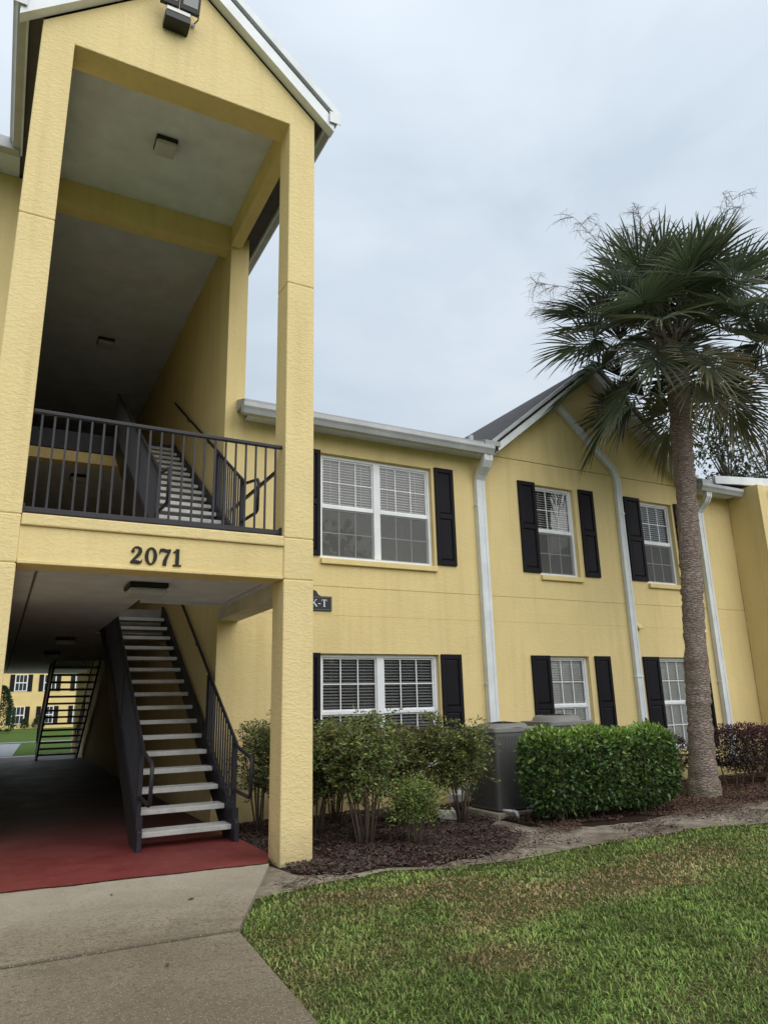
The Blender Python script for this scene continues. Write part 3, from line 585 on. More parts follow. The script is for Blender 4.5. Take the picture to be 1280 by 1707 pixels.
# ------------------------------------------------------------------ stairs and railings
RISE, RUN, NT_ = .187, .299, 16
def staircase(label, x0, x1, yb, zb, sgn=1, right_full=False):
    """treads climb towards +Y when sgn=1; built about y=yb"""
    root = thing('steel_staircase', ((x0+x1)/2, yb, zb), label, 'staircase', 'steel staircases of the breezeway')
    Y = lambda d: yb + sgn*d
    ya, yb2 = sorted((0, sgn*.285)); tm = MB().box(-(x1-x0)/2+.002, (x1-x0)/2-.002, ya, yb2, -.055, 0).mesh('tread', 'tread', bevel=.008)
    for i in range(NT_): link('tread', tm, root, ((x0+x1)/2, Y(RUN*i), zb+.175+RISE*i))
    L = RUN*NT_+.06; H_ = RISE*NT_+.175
    for xs in (x0-.055, x1+.005):
        poly = [(Y(-.10), zb), (Y(-.10), zb+.20), (Y(L), zb+H_+.06), (Y(L), zb+H_-.26), (Y(.36), zb)]
        st = MB().prism(poly, 0, xs, xs+.05).build('stringer', 'steel', root, bevel=.004, segs=1)
    nose = lambda d: zb+.175+RISE/RUN*d
    for xs, full in ((x0-.03, True), (x1+.03, right_full)):
        end = L-.05
        MB().tube([(xs, Y(0.02), nose(0)+.35), (xs, Y(-.5), zb+.50), (xs, Y(-.56), zb+.52), (xs, Y(-.58), zb+.86), (xs, Y(-.54), zb+.905), (xs, Y(-.04), zb+1.0), (xs, Y(.06), nose(.06)+.86), (xs, Y(end), nose(end)+.86)], .021, 8).build('handrail', 'steel', root, smooth=True)
        pm_ = MB().box(-.024, .024, -.024, .024, 0, .84).mesh('newel_post', 'steel'); pd = (0.06, 1.36) if not full else (.06, 1.6, 3.2, end)
        for d in pd: link('newel_post', pm_, root, (xs, Y(d), nose(d)+.0))
        link('newel_foot', MB().box(-.032, .032, -.035, .035, 0, .34).mesh('newel_foot', 'steel'), root, (xs, Y(0), zb))
        bmh = MB().box(-.009, .009, -.009, .009, 0, .83).mesh('baluster', 'steel'); d = .16; stop = end if full else 1.32
        while d < stop: link('baluster', bmh, root, (xs, Y(d), nose(d)+.02)); d += .105
        if not full:
            for d in (2.2, 3.6): MB().tube([(xs, Y(d), nose(d)+.84), (xs+.0, Y(d), nose(d)+.78), (2.571, Y(d), nose(d)+.77)], .008, 6).build('rail_bracket', 'steel', root)
    return root
staircase('dark steel staircase with pale concrete treads rising from the red floor', 1.50, 2.48, 8.42, .004)
staircase('upper dark steel staircase behind the balcony railing above the number', 1.50, 2.48, 8.42, 3.177)
staircase('far dark staircase at the lit end of the passage, seen from behind', 1.30, 2.36, 25.4, .004, -1)
# landing beam and newel carrying the first flight
bR = thing('balcony_railing', (1.28, 7.10, 3.19), 'dark steel railing across the front of the second floor opening', 'railing')
MB().box(.037, 2.533, 7.075, 7.125, 4.205, 4.245).build('top_rail', 'steel', bR, bevel=.008); MB().box(.037, 2.533, 7.075, 7.125, 3.225, 3.275).build('bottom_rail', 'steel', bR, bevel=.004)
pm_ = MB().box(-.0095, .0095, -.0095, .0095, 3.276, 4.204).mesh('baluster', 'steel'); NB = 22
for i in range(NB): link('baluster', pm_, bR, (.037+2.496*(i+.75)/(NB+.4), 7.10, 0))
for x in (.045, 2.525): MB().box(x-.008, x+.008, 7.06, 7.14, 3.20, 3.30).build('anchor_plate', 'steel', bR)
sR = thing('balcony_railing', (2.72, 8.5, 3.19), 'dark steel side railing between the right tower post and the wall', 'railing')
MB().box(2.70, 2.74, 7.336, 9.688, 4.165, 4.205).build('top_rail', 'steel', sR, bevel=.008); MB().box(2.70, 2.74, 7.336, 9.688, 3.24, 3.28).build('bottom_rail', 'steel', sR)
for i in range(21): link('baluster', MB().box(-.009, .009, -.009, .009, 3.281, 4.164).mesh('baluster', 'steel') if i == 0 else bl0.data, sR, (2.72, 7.42+i*.108, 0)); bl0 = sR.children[-1] if i == 0 else bl0

# ------------------------------------------------------------------ house number, sign, lamps
def ribbon(m, pts, ws, y0, y1, off, sc):
    P = [Vector((p[0], p[1])) for p in pts]; Lp = []; Rp = []
    for i, p in enumerate(P):
        t = (P[min(i+1, len(P)-1)]-P[max(i-1, 0)]).normalized(); nn = Vector((-t.y, t.x))*ws[i]/2; Lp.append(p+nn); Rp.append(p-nn)
    vs = []
    for y in (y0, y1):
        for a in Lp+Rp: vs.append((off[0]+a.x*sc, y, off[1]+a.y*sc))
    n = len(P); N = 2*n; fs = []
    for i in range(n-1):
        fs += [(i, i+1, n+i+1, n+i), (N+i, N+n+i, N+n+i+1, N+i+1), (i, N+i, N+i+1, i+1), (n+i, n+i+1, N+n+i+1, N+n+i)]
    fs += [(0, n, N+n, N), (n-1, N+n-1, N+2*n-1, 2*n-1)]
    m.add(vs, fs)
def disc(m, c, r, y0, y1, off, sc, ry=None, inner=None, n=28):
    ry = ry or r; o_ = [(c[0]+r*math.cos(2*math.pi*k/n), c[1]+ry*math.sin(2*math.pi*k/n)) for k in range(n)]
    if not inner: m.prism([(off[0]+x*sc, off[1]+z*sc) for x, z in o_], 1, y0, y1); return
    i_ = [(c[0]+inner[0]*math.cos(2*math.pi*k/n), c[1]+inner[1]*math.sin(2*math.pi*k/n)) for k in range(n)]
    vs = [(off[0]+x*sc, y, off[1]+z*sc) for y in (y0, y1) for q in (o_, i_) for x, z in q]; fs = []
    for k in range(n):
        j = (k+1) % n; fs += [(k, j, n+j, n+k), (2*n+k, 3*n+k, 3*n+j, 2*n+j), (k, 2*n+k, 2*n+j, j), (n+k, n+j, 3*n+j, 3*n+k)]
    m.add(vs, fs)
hn = thing('house_number', (1.26, 7.0, 2.80), 'black serif house number 2071 on the yellow beam over the passage', 'house number')
yb_, yf_ = 7.010, 6.992
def dg(x, z, sc, what):
    m = MB(); off = (x, z)
    if what == '2':
        ribbon(m, [(.12, .70), (.14, .84), (.26, .955), (.42, .96), (.54, .87), (.56, .72), (.48, .55), (.32, .35), (.16, .18), (.06, .06)], [.06, .08, .08, .11, .17, .21, .20, .15, .11, .10], yf_, yb_, off, sc)
        ribbon(m, [(.05, .06), (.20, .10), (.38, .09), (.54, .075), (.62, .10), (.67, .26)], [.10, .17, .19, .17, .10, .03], yf_-.001, yb_, off, sc); disc(m, (.15, .72), .095, yf_-.002, yb_, off, sc)
    if what == '0': disc(m, (.34, .5), .34, yf_, yb_, off, sc, .51, (.145, .43), 36)
    if what == '7':
        ribbon(m, [(.05, .87), (.2, .91), (.42, .86), (.64, .91)], [.16, .17, .17, .14], yf_, yb_, off, sc); ribbon(m, [(.06, .98), (.04, .82), (.02, .66)], [.03, .07, .03], yf_-.001, yb_, off, sc)
        ribbon(m, [(.63, .95), (.54, .74), (.42, .50), (.34, .26), (.31, .0)], [.07, .12, .17, .21, .22], yf_-.002, yb_, off, sc)
    if what == '1':
        ribbon(m, [(.30, .0), (.30, .5), (.30, 1.0)], [.20, .20, .20], yf_, yb_, off, sc); ribbon(m, [(.33, .97), (.20, .86), (.06, .80)], [.14, .11, .05], yf_-.001, yb_, off, sc); ribbon(m, [(.06, .03), (.54, .03)], [.07, .07], yf_-.002, yb_, off, sc)
    m.build('digit', 'digit', hn)
dg(.992, 2.795, .166, '2'); dg(1.128, 2.793, .168, '0'); dg(1.262, 2.795, .166, '7'); dg(1.385, 2.795, .168, '1')

sg = thing('building_sign', (3.95, FY, 2.8), 'dark building sign plate lettered K-T, half hidden by the tower post', 'sign')
X0, X1, Z0, Z1 = 3.55, 4.27, 2.785, 3.0
pl = [(X0, Z0), (X1, Z0), (X1, Z1), (4.10, Z1), (4.055, Z1+.02), (4.02, Z1+.075), (3.91, Z1+.11), (3.80, Z1+.075), (3.765, Z1+.02), (3.72, Z1), (X0, Z1)]
MB().prism(pl, 1, FY-.025, FY-.002).build('plate', 'sign', sg, bevel=.002, segs=1)
def border(m, x0, x1, z0, z1, t, y):
    for b in ((x0, x1, z0, z0+t), (x0, x1, z1-t, z1), (x0, x0+t, z0+t, z1-t), (x1-t, x1, z0+t, z1-t)): m.box(b[0], b[1], y, y+.002, b[2], b[3])
m = MB(); border(m, X0+.012, X1-.012, Z0+.014, Z1-.014, .003, FY-.0275); m.build('border_line', 'flash', sg)
def letter(strokes, x, z, sc):
    m = MB()
    for i, (p, ws) in enumerate(strokes): ribbon(m, p, ws, FY-.029-.0006*i, FY-.024, (x, z), sc)
    m.build('letter', 'plastic_white', sg)
letter([([(.4, 0), (.4, 1)], [.17, .17]), ([(0, .96), (.8, .96)], [.07, .07]), ([(.02, 1.0), (.02, .74)], [.04, .03]), ([(.78, 1.0), (.78, .74)], [.04, .03]), ([(.2, .02), (.6, .02)], [.05, .05])], 4.105, 2.845, .105)
letter([([(0, .4), (.35, .4)], [.1, .1])], 4.050, 2.845, .105)
letter([([(.12, 0), (.12, 1)], [.17, .17]), ([(.7, .97), (.2, .45)], [.07, .09]), ([(.3, .58), (.78, .02)], [.16, .16]), ([(.0, .02), (.3, .02)], [.05, .05]), ([(.0, .98), (.3, .98)], [.05, .05]), ([(.58, .02), (.9, .02)], [.05, .05]), ([(.55, .98), (.82, .98)], [.05, .05])], 3.945, 2.845, .105)

fl = thing('flood_light', (1.08, 6.99, 9.3), 'black twin LED floodlight mounted high on the tower gable', 'floodlight')
MB().box(.93, 1.22, 6.80, 6.988, 9.225, 9.32).build('driver_box', 'black', fl, bevel=.008); MB().box(.94, 1.21, 6.795, 6.90, 9.322, 9.375).build('bracket', 'plastic_white', fl, bevel=.004)
for x0_, x1_ in ((.862, 1.075), (1.085, 1.312)):
    dy = -.10; h0, h1 = 9.385, 9.64
    a0, a1 = Vector((0, 6.78, h0)), Vector((0, 6.70, h1)); t = (a1-a0); nrm = Vector((0, -t.z, t.y)).normalized()
    def pq(x, s, d): q = a0+t*s+nrm*d; return (x, q.y, q.z)
    hd = MB(); hd.add([pq(x, s, d) for d in (0, -.06) for x, s in ((x0_, 0), (x1_, 0), (x1_, 1), (x0_, 1))], [(0, 1, 2, 3), (7, 6, 5, 4), (0, 4, 5, 1), (1, 5, 6, 2), (2, 6, 7, 3), (3, 7, 4, 0)]); h_ = hd.build('lamp_head', 'black', fl, bevel=.006)
    gl = MB(); gl.add([pq(x, s, d) for d in (.004, -.002) for x, s in ((x0_+.03, .22), (x1_-.03, .22), (x1_-.03, .9), (x0_+.03, .9))], [(0, 1, 2, 3), (7, 6, 5, 4), (0, 4, 5, 1), (1, 5, 6, 2), (2, 6, 7, 3), (3, 7, 4, 0)]); gl.build('lens', 'flash', h_)
    MB().box((x0_+x1_)/2-.02, (x0_+x1_)/2+.02, 6.80, 6.90, 9.372, 9.46).build('arm', 'black', fl)
MB().tube([(1.27, 6.98, 9.42), (1.32, 6.9, 9.45), (1.31, 6.8, 9.50)], .008, 6).build('cable', 'black', fl); MB().tube([(1.28, 6.988, 9.42), (1.28, 6.95, 9.42)], .022, 10).build('conduit_fitting', 'soffit', fl)
def ceil_lamp(x, y, z, s, label):
    t_ = thing('ceiling_lamp', (x, y, z), label, 'lamp', 'ceiling lamps of the breezeway'); B('base', 'black', t_, x-s, x+s, y-s, y+s, z-.05, z-.001, .008)
    MB().prism([(x-s*.96, y-s*.96), (x+s*.96, y-s*.96), (x+s*.96, y+s*.96), (x-s*.96, y+s*.96)], 2, z-.13, z-.052).build('diffuser', 'lamp_white', t_, bevel=.03)
ceil_lamp(1.27, 8.38, 8.858, .14, 'square ceiling lamp under the tower roof'); ceil_lamp(1.30, 7.86, 2.733, .20, 'flat square lamp under the landing behind the house number')
ceil_lamp(1.0, 14.25, 2.733, .16, 'dim ceiling lamp deep in the ground floor passage'); ceil_lamp(1.0, 17.8, 2.733, .16, 'farthest dim ceiling lamp in the ground floor passage')
ceil_lamp(1.26, 14.4, 8.86, .16, 'dark ceiling lamp deep under the top floor ceiling'); ceil_lamp(1.0, 14.6, 5.928, .16, 'dark ceiling lamp under the third floor slab')

# ------------------------------------------------------------------ condensers
def condenser(x0, x1, y0, y1, h, label, dome):
    t_ = thing('air_conditioner', ((x0+x1)/2, (y0+y1)/2, 0), label, 'air conditioner', 'condensers in front of the wall'); r = .055
    def rr(e, n=6):
        p = []
        for cx, cy_, a0 in ((x1-r, y1-r, 0), (x0+r, y1-r, 90), (x0+r, y0+r, 180), (x1-r, y0+r, 270)):
            for k in range(n+1): a = R_(a0+90*k/n); p.append((cx+(r+e)*math.cos(a), cy_+(r+e)*math.sin(a)))
        return p
    MB().prism([(x0-.06, y0-.06), (x1+.06, y0-.06), (x1+.06, y1+.06), (x0-.06, y1+.06)], 2, -.06, .03).build('pad', 'slab', t_, bevel=.01)
    MB().prism(rr(0), 2, .05, h-.10).build('cabinet', 'ac', t_); MB().prism(rr(-.015), 2, .031, .049).build('base_pan', 'black', t_); 
    # louvre ribs up the sides
    lv = MB(); n = 26
    for i in range(n):
        xx = x0+r+(x1-x0-2*r)*(i+.5)/n; lv.box(xx-.005, xx+.005, y0-.006, y0-.0005, .10, h-.14); yy = y0+r+(y1-y0-2*r)*(i+.5)/n; lv.box(x0-.006, x0-.0005, yy-.005, yy+.005, .10, h-.14)
    lv.build('louvre', 'ac', t_); 
    MB().prism(rr(.012), 2, h-.098, h-.03).build('top_cover', 'ac_top', t_, bevel=.012)
    cx, cy_ = (x0+x1)/2, (y0+y1)/2; tm = MB(); R0 = .31; n = 40
    prof = [(R0+.05, h-.03), (R0+.02, h+dome*.5), (R0-.02, h+dome), (R0-.05, h+dome*.9), (R0-.07, h-.025)]
    vs = [(cx+a*math.cos(2*math.pi*k/n), cy_+a*math.sin(2*math.pi*k/n), z) for a, z in prof for k in range(n)]
    tm.add(vs, [(i*n+k, i*n+(k+1) % n, (i+1)*n+(k+1) % n, (i+1)*n+k) for i in range(len(prof)-1) for k in range(n)]); tm.build('fan_shroud', 'ac_top', t_, smooth=True)
    gd = MB()
    for a in (.06, .12, .18, .235): gd.tube([(cx+a*math.cos(2*math.pi*k/24), cy_+a*math.sin(2*math.pi*k/24), h+dome*.8+.02*(1-a/.25)) for k in range(25)], .004, 5, False)
    for k in range(12): a = 2*math.pi*k/12; gd.tube([(cx+.03*math.cos(a), cy_+.03*math.sin(a), h+dome*.8+.024), (cx+.25*math.cos(a), cy_+.25*math.sin(a), h+dome*.8)], .004, 5)
    gd.build('fan_guard', 'black', t_); MB().prism([(cx+.24*math.cos(2*math.pi*k/24), cy_+.24*math.sin(2*math.pi*k/24)) for k in range(24)], 2, h-.028, h-.02).build('fan_well', 'black', t_)
    return t_
condenser(5.95, 6.72, 8.12, 8.80, 1.12, 'dark grey air conditioning condenser between the nandina shrubs and the hedge', .02)
condenser(6.98, 7.80, 8.18, 8.88, 1.17, 'second condenser mostly hidden behind the green hedge, its top showing', .05)
pp = thing('drain_pipe', (6.03, 7.95, 0), 'short white plastic pipe elbow at the foot of the condenser', 'pipe')
MB().tube([(6.0, 8.10, .06), (6.02, 8.02, .062), (6.05, 7.93, .06)], .018, 10).build('pipe', 'plastic_white', pp, smooth=True); MB().tube([(6.045, 7.945, .061), (6.06, 7.905, .055), (6.07, 7.895, .03), (6.07, 7.893, -.03)], .023, 10).build('elbow', 'plastic_white', pp, smooth=True)
sb = thing('splash_block', (5.4, 8.45, 0), 'pale concrete splash block under the downspout outlet behind the shrubs', 'splash block')
m = MB(); m.prism([(5.62, 8.75), (5.48, 8.85), (5.15, 8.30), (5.32, 8.17)], 2, -.04, .03); m.build('tray', 'tread', sb, bevel=.008); m = MB(); m.bar((5.62, 8.75, .045), (5.32, 8.17, .045), .03, .03); m.bar((5.48, 8.85, .045), (5.15, 8.30, .045), .03, .03); m.build('rim', 'tread', sb)
# ------------------------------------------------------------------ plants
def vnoise(x, y, f, seed):
    r = np.random.default_rng(seed); o = np.zeros_like(x)
    for i in range(7):
        a, ph, k = r.uniform(0, 6.283), r.uniform(0, 6.283), f*r.uniform(.5, 1.7); o += np.sin(k*(x*math.cos(a)+y*math.sin(a))*6.283+ph)
    return o/7
def edge_y(x): return np.interp(x, [p[0] for p in LAWN_EDGE], [p[1] for p in LAWN_EDGE])
def walk_x(y): return np.interp(y, [-3, 1.0, 3.5, 5.2, 6.1], [1.40, 1.44, 1.50, 1.60, 2.02])

def grass():
    n = 300000
    # density follows distance to the viewer
    x = RNG.uniform(1.3, 15.5, n); y = RNG.uniform(1.6, 6.5, n); d = np.hypot(x, y)
    keep = RNG.uniform(0, 1, n) < np.clip((5.2/d)**1.15, .22, 1); x, y, d = x[keep], y[keep], d[keep]
    vx = (x*cy - y*sy)/(x*sy + y*cy); k = (np.abs(vx) < .62) & (x > walk_x(y)+RNG.uniform(-.015, .05, len(x))) & (y < edge_y(x)+.05+vnoise(x, y, .9, 3)*.16); x, y, d = x[k], y[k], d[k]
    dry = vnoise(x, y, .35, 5)*.6 + vnoise(x, y, 1.3, 8)*.55 + vnoise(x, y, 3.4, 81)*.3
    for bx, by, rx, ry, a in ((4.5, 4.85, 1.25, .42, .95), (3.35, 5.5, .55, .28, .75), (2.85, 3.95, .30, .22, .9), (2.7, 5.75, .6, .25, .5), (4.3, 3.0, .35, .2, .9), (6.2, 5.3, 1.2, .4, .45), (3.3, 4.6, .5, .25, .45), (2.0, 2.75, .35, .2, .6)):
        dry += a*1.7*np.exp(-(((x-bx)/rx)**2+((y-by)/ry)**2))
    for bx, by, rx, ry, a in ((4.2, 3.7, .9, .5, .6), (3.1, 4.9, .5, .3, .3), (6.5, 4.2, 1.5, .6, .5), (2.6, 3.2, .8, .5, .35), (3.0, 5.95, .5, .2, .5)):
        dry -= a*np.exp(-(((x-bx)/rx)**2+((y-by)/ry)**2))
    edge = np.clip((edge_y(x)-y)/.35, 0, 1)
    thin = RNG.uniform(0, 1, len(x)) < np.clip(1.08-.55*np.clip(dry-.55, 0, 1.2), .3, 1)*(.3+.7*edge); x, y, d, dry = x[thin], y[thin], d[thin], dry[thin]
    n = len(x); a = RNG.uniform(0, 6.283, n); lean = RNG.uniform(.35, 1.5, n)
    L = RNG.uniform(.020, .050, n)*np.clip(1+vnoise(x, y, 2.2, 9)*.6+vnoise(x, y, 6, 10)*.5, .45, 1.9)*np.clip(1-.25*dry, .6, 1.2); Wd = RNG.uniform(.0045, .0085, n)*np.clip(d/4.2, 1, 2.4)
    b = np.stack([x, y, np.full(n, -.052)], 1); hd = np.stack([np.cos(a), np.sin(a), np.zeros(n)], 1); sd_ = np.stack([-np.sin(a), np.cos(a), np.zeros(n)], 1)*Wd[:, None]/2
    m1 = b + (hd*(np.sin(lean)*.42)[:, None] + np.array([0, 0, 1])*(np.cos(lean*.6)*.55)[:, None])*L[:, None]
    tp = b + (hd*(np.sin(lean)*1.0)[:, None] + np.array([0, 0, 1])*(np.cos(lean)*.85+.08)[:, None])*L[:, None]
    v = np.stack([b-sd_, b+sd_, m1+sd_*.9, m1-sd_*.9, tp], 1).reshape(-1, 3); i = np.arange(n)[:, None]*5
    f = np.concatenate([i+np.array([[0, 1, 2]]), i+np.array([[0, 2, 3]]), i+np.array([[3, 2, 4]])], 0)
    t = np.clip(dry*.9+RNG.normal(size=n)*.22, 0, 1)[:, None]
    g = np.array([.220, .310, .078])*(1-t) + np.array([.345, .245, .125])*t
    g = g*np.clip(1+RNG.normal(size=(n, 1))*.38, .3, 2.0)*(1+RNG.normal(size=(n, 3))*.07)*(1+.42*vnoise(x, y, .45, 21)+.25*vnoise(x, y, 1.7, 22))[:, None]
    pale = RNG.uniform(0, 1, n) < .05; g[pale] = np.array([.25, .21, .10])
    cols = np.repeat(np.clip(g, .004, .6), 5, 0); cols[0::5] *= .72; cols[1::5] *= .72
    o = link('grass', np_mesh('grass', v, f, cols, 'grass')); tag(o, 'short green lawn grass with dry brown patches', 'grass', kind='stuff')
grass()

def chips(name, label, poly_fn, n, box, base, z=-.034):
    x = RNG.uniform(box[0], box[1], n); y = RNG.uniform(box[2], box[3], n); k = poly_fn(x, y); x, y = x[k], y[k]; n = len(x)
    a = RNG.uniform(0, 6.283, n); L = RNG.uniform(.015, .055, n); W_ = RNG.uniform(.005, .016, n); t = RNG.normal(size=(n, 1))*.25
    hd = np.stack([np.cos(a), np.sin(a), RNG.normal(size=n)*.28], 1)*L[:, None]/2; sd_ = np.stack([-np.sin(a), np.cos(a), RNG.normal(size=n)*.4], 1)*W_[:, None]/2
    c = np.stack([x, y, z+.008+RNG.uniform(0, .016, n)+.018*vnoise(x, y, 1.6, 31)+.010], 1); up_ = np.array([0, 0, .006])
    v = np.stack([c-hd-sd_, c+hd-sd_, c+hd+sd_, c-hd+sd_, c+up_], 1).reshape(-1, 3); i = np.arange(n)[:, None]*5
    f = np.concatenate([i+np.array([[0, 1, 4]]), i+np.array([[1, 2, 4]]), i+np.array([[2, 3, 4]]), i+np.array([[3, 0, 4]])], 0)
    o = link(name, np_mesh(name, v, f, np.repeat(jit(base, n, .45, .12), 5, 0), 'chip')); tag(o, label, 'mulch', kind='stuff')
def in_poly(poly):
    P = np.array(poly)
    def fn(x, y):
        r = np.zeros(len(x), bool)
        for (x0, y0), (x1, y1) in zip(P, np.roll(P, -1, 0)):
            c = ((y0 > y) != (y1 > y)); r ^= c & (x < (x1-x0)*(y-y0)/(y1-y0+1e-12)+x0)
        return r
    return fn
IN1 = in_poly(MU+[(5.9, 9.7), (2.6, 9.7), (2.6, 7.5)])
def feather(x, y):
    k = IN1(x, y); j = np.hypot(RNG.normal(size=len(x)), 0)*.13; a = RNG.uniform(0, 6.283, len(x)); far = IN1(x+j*np.cos(a), y+j*np.sin(a)) & (RNG.uniform(0, 1, len(x)) < .45)
    return (k | far) & (vnoise(x, y, 1.1, 55)+RNG.normal(size=len(x))*.25 > -.28) & (y > np.where(x < 2.9, 6.45, 6.05)) & ~((x < 2.6) & (y > 6.95))
chips('bark_mulch', 'dark brown bark mulch under the shrubs beside the tower post', feather, 34000, (2.4, 6.3, 6.0, 9.7), (.068, .047, .039))
chips('bark_mulch', 'brown leaf litter and mulch below the hedge and the palm', lambda x, y: y > 6.95+.25*np.sin(x*2)+.1*np.sin(x*7), 26000, (5.9, 13.5, 6.8, 9.6), (.095, .058, .042))
def lit(x, y): return (y > edge_y(x)-.1) & (vnoise(x, y, .8, 41) > .02)
chips('leaf_litter', 'scattered bark crumbs and dead leaves on the bare sandy strip', lit, 9000, (2.2, 12, 5.9, 7.6), (.12, .09, .07), -.044)

def rr_low(): return random.random() < .9
def cane_plant(name, label, base, h, rad, ncane, nspray, tint, zlow=.38, group=None, leafL=.054, lean=(0, 0), nl=26):
    root = thing(name, (base[0], base[1], -.04), label, 'shrub', group); m = MB(); tips = []
    for i in range(ncane):
        a = random.uniform(0, 6.283); r0 = random.uniform(0, .09); rr = rad*math.sqrt(random.uniform(.02, 1))*.85; hh = h*random.uniform(.72, .98)
        p0 = Vector((base[0]+r0*math.cos(a), base[1]+r0*math.sin(a), -.06)); p3 = Vector((base[0]+lean[0]+rr*math.cos(a), base[1]+lean[1]+rr*math.sin(a), hh))
        p1 = p0.lerp(p3, .35)+Vector((random.uniform(-.03, .03), random.uniform(-.03, .03), .06)); p2 = p0.lerp(p3, .7)+Vector((random.uniform(-.04, .04), random.uniform(-.04, .04), .03))
        m.tube([p0, p1, p2, p3], [.011, .009, .007, .003], 6); tips += [(p1, p2, p3)]
    m.build('stems', 'cane', root, smooth=True)
    P = []; D = []; Ls = []; rach = MB()
    for i in range(nspray):
        p1, p2, p3 = random.choice(tips); t = random.betavariate(1.5, 1.15); q = p1.lerp(p2, t*2) if t < .5 else p2.lerp(p3, t*2-1)
        if rr_low() and q.z < zlow*random.uniform(.4, 1.35): q.z = zlow+random.uniform(0, .5)*(h-zlow)
        a = random.uniform(0, 6.283); L = random.uniform(.14, .40); d = Vector((math.cos(a), math.sin(a), random.uniform(-.15, .75))).normalized()
        for j in range(nl):
            s = random.uniform(.15, 1); c = q + d*L*s + Vector((0, 0, -.10*s*s)); c += Vector((random.gauss(0, .026), random.gauss(0, .026), random.gauss(0, .018)))
            P.append(c); ld = d*.5 + Vector((random.gauss(0, .8), random.gauss(0, .8), random.gauss(-.1, .45))); D.append(ld); Ls.append(leafL*random.uniform(.6, 1.25))
    P = np.array(P); D = np.array(D); Ls = np.array(Ls); n = len(P); c = jit(tint, n, .30, .10)
    hi = np.clip((P[:, 2]-zlow)/(h-zlow), 0, 1); newg = RNG.uniform(0, 1, n) < .14+.22*hi; c[newg] = jit((tint[0]*2.0, tint[1]*1.75, tint[2]*1.3), newg.sum(), .25, .1)
    red = RNG.uniform(0, 1, n) < .06; c[red] = jit((.17, .075, .045), red.sum(), .3, .1)
    leaves('foliage', P, D, Ls, Ls*.36, c, 'leaf', root); return root
NG = 'nandina shrubs in the mulch bed'
NC = (.130, .170, .058)
cane_plant('nandina_shrub', 'tall dense nandina shrub right against the tower post', (3.45, 8.35), 1.40, .50, 12, 542, NC, .30, NG)
cane_plant('nandina_shrub', 'nandina shrub with a fan of bare pale stems in front of the lower window', (3.70, 7.50), 1.33, .46, 16, 495, NC, .46, NG, lean=(.06, .25))
cane_plant('nandina_shrub', 'broad nandina shrub under the right half of the lower window', (4.62, 8.25), 1.34, .50, 12, 495, (.115, .135, .046), .36, NG)
cane_plant('nandina_shrub', 'low young nandina shrub, the smallest and nearest in the mulch', (4.12, 7.18), .66, .24, 12, 224, (.14, .195, .055), .10, NG, .040)
cane_plant('nandina_shrub', 'loose nandina shrub beside the condenser, rightmost of the nandinas', (5.28, 8.0), 1.27, .36, 11, 294, (.14, .175, .062), .32, NG)
cane_plant('nandina_shrub', 'thin nandina shrub between the stair handrail and the tower post', (3.0, 9.05), 1.42, .30, 9, 189, (.12, .155, .058), .25, NG)
cane_plant('nandina_shrub', 'sparse nandina shrub close to the wall behind the tall dense one', (4.05, 9.1), 1.25, .42, 9, 259, NC, .35, NG)

def box_hedge(name, label, x0, x1, y0, y1, h, nsurf, nin, leafL, col, top, mat, rnd=.28, group=None, cat='hedge', seed=1, zb=.10):
    root = thing(name, ((x0+x1)/2, (y0+y1)/2, -.04), label, cat, group); ext = np.array([(x1-x0)/2, (y1-y0)/2, (h-zb)/2]); cen = np.array([(x0+x1)/2, (y0+y1)/2, (h+zb)/2]); rnd = min(rnd, ext.min()*.98)
    n = nsurf; p = RNG.uniform(-1, 1, (n, 3))*ext; ar = np.array([ext[1]*ext[2], ext[0]*ext[2], ext[0]*ext[1]]); ax = RNG.choice(3, n, p=ar/ar.sum()); sg_ = RNG.choice([-1, 1], n); p[np.arange(n), ax] = (ext*np.ones((n, 3)))[np.arange(n), ax]*sg_
    core = np.clip(p, -(ext-rnd), ext-rnd); nn = unit(p-core+1e-6); p = core+nn*rnd
    bumpy = vnoise(p[:, 0]+cen[0], p[:, 2]*1.3+p[:, 1], 1.2, seed)*.07 + vnoise(p[:, 0], p[:, 1]+p[:, 2], 3.2, seed+1)*.05; p = p + nn*(bumpy+RNG.normal(size=n)*.022)[:, None] + cen
    d = nn*.7 + RNG.normal(size=(n, 3))*.55 + np.array([0, 0, .15])
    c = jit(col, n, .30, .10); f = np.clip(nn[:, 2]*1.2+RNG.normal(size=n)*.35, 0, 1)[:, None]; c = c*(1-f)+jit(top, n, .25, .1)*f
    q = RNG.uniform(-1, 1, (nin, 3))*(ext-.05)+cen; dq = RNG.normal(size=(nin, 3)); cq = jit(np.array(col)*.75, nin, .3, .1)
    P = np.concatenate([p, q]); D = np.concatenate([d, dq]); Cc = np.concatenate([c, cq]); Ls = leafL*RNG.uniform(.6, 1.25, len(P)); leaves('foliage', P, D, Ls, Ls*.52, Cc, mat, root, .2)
    m = MB()
    for i in range(int((x1-x0)*9)):
        bx, by = random.uniform(x0+.15, x1-.15), random.uniform(y0+.15, y1-.15); t = Vector((bx+random.gauss(0, .16), by+random.gauss(0, .12), h*random.uniform(.6, .92))); b = Vector((bx, by, -.06)); m.tube([b, b.lerp(t, .5)+Vector((random.gauss(0, .03), random.gauss(0, .03), 0)), t], [.013, .009, .004], 5)
    m.build('stems', 'cane', root); return root
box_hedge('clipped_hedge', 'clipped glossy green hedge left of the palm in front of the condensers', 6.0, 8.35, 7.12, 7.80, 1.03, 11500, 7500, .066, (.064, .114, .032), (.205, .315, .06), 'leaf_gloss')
RG = 'burgundy shrubs beside the palm'
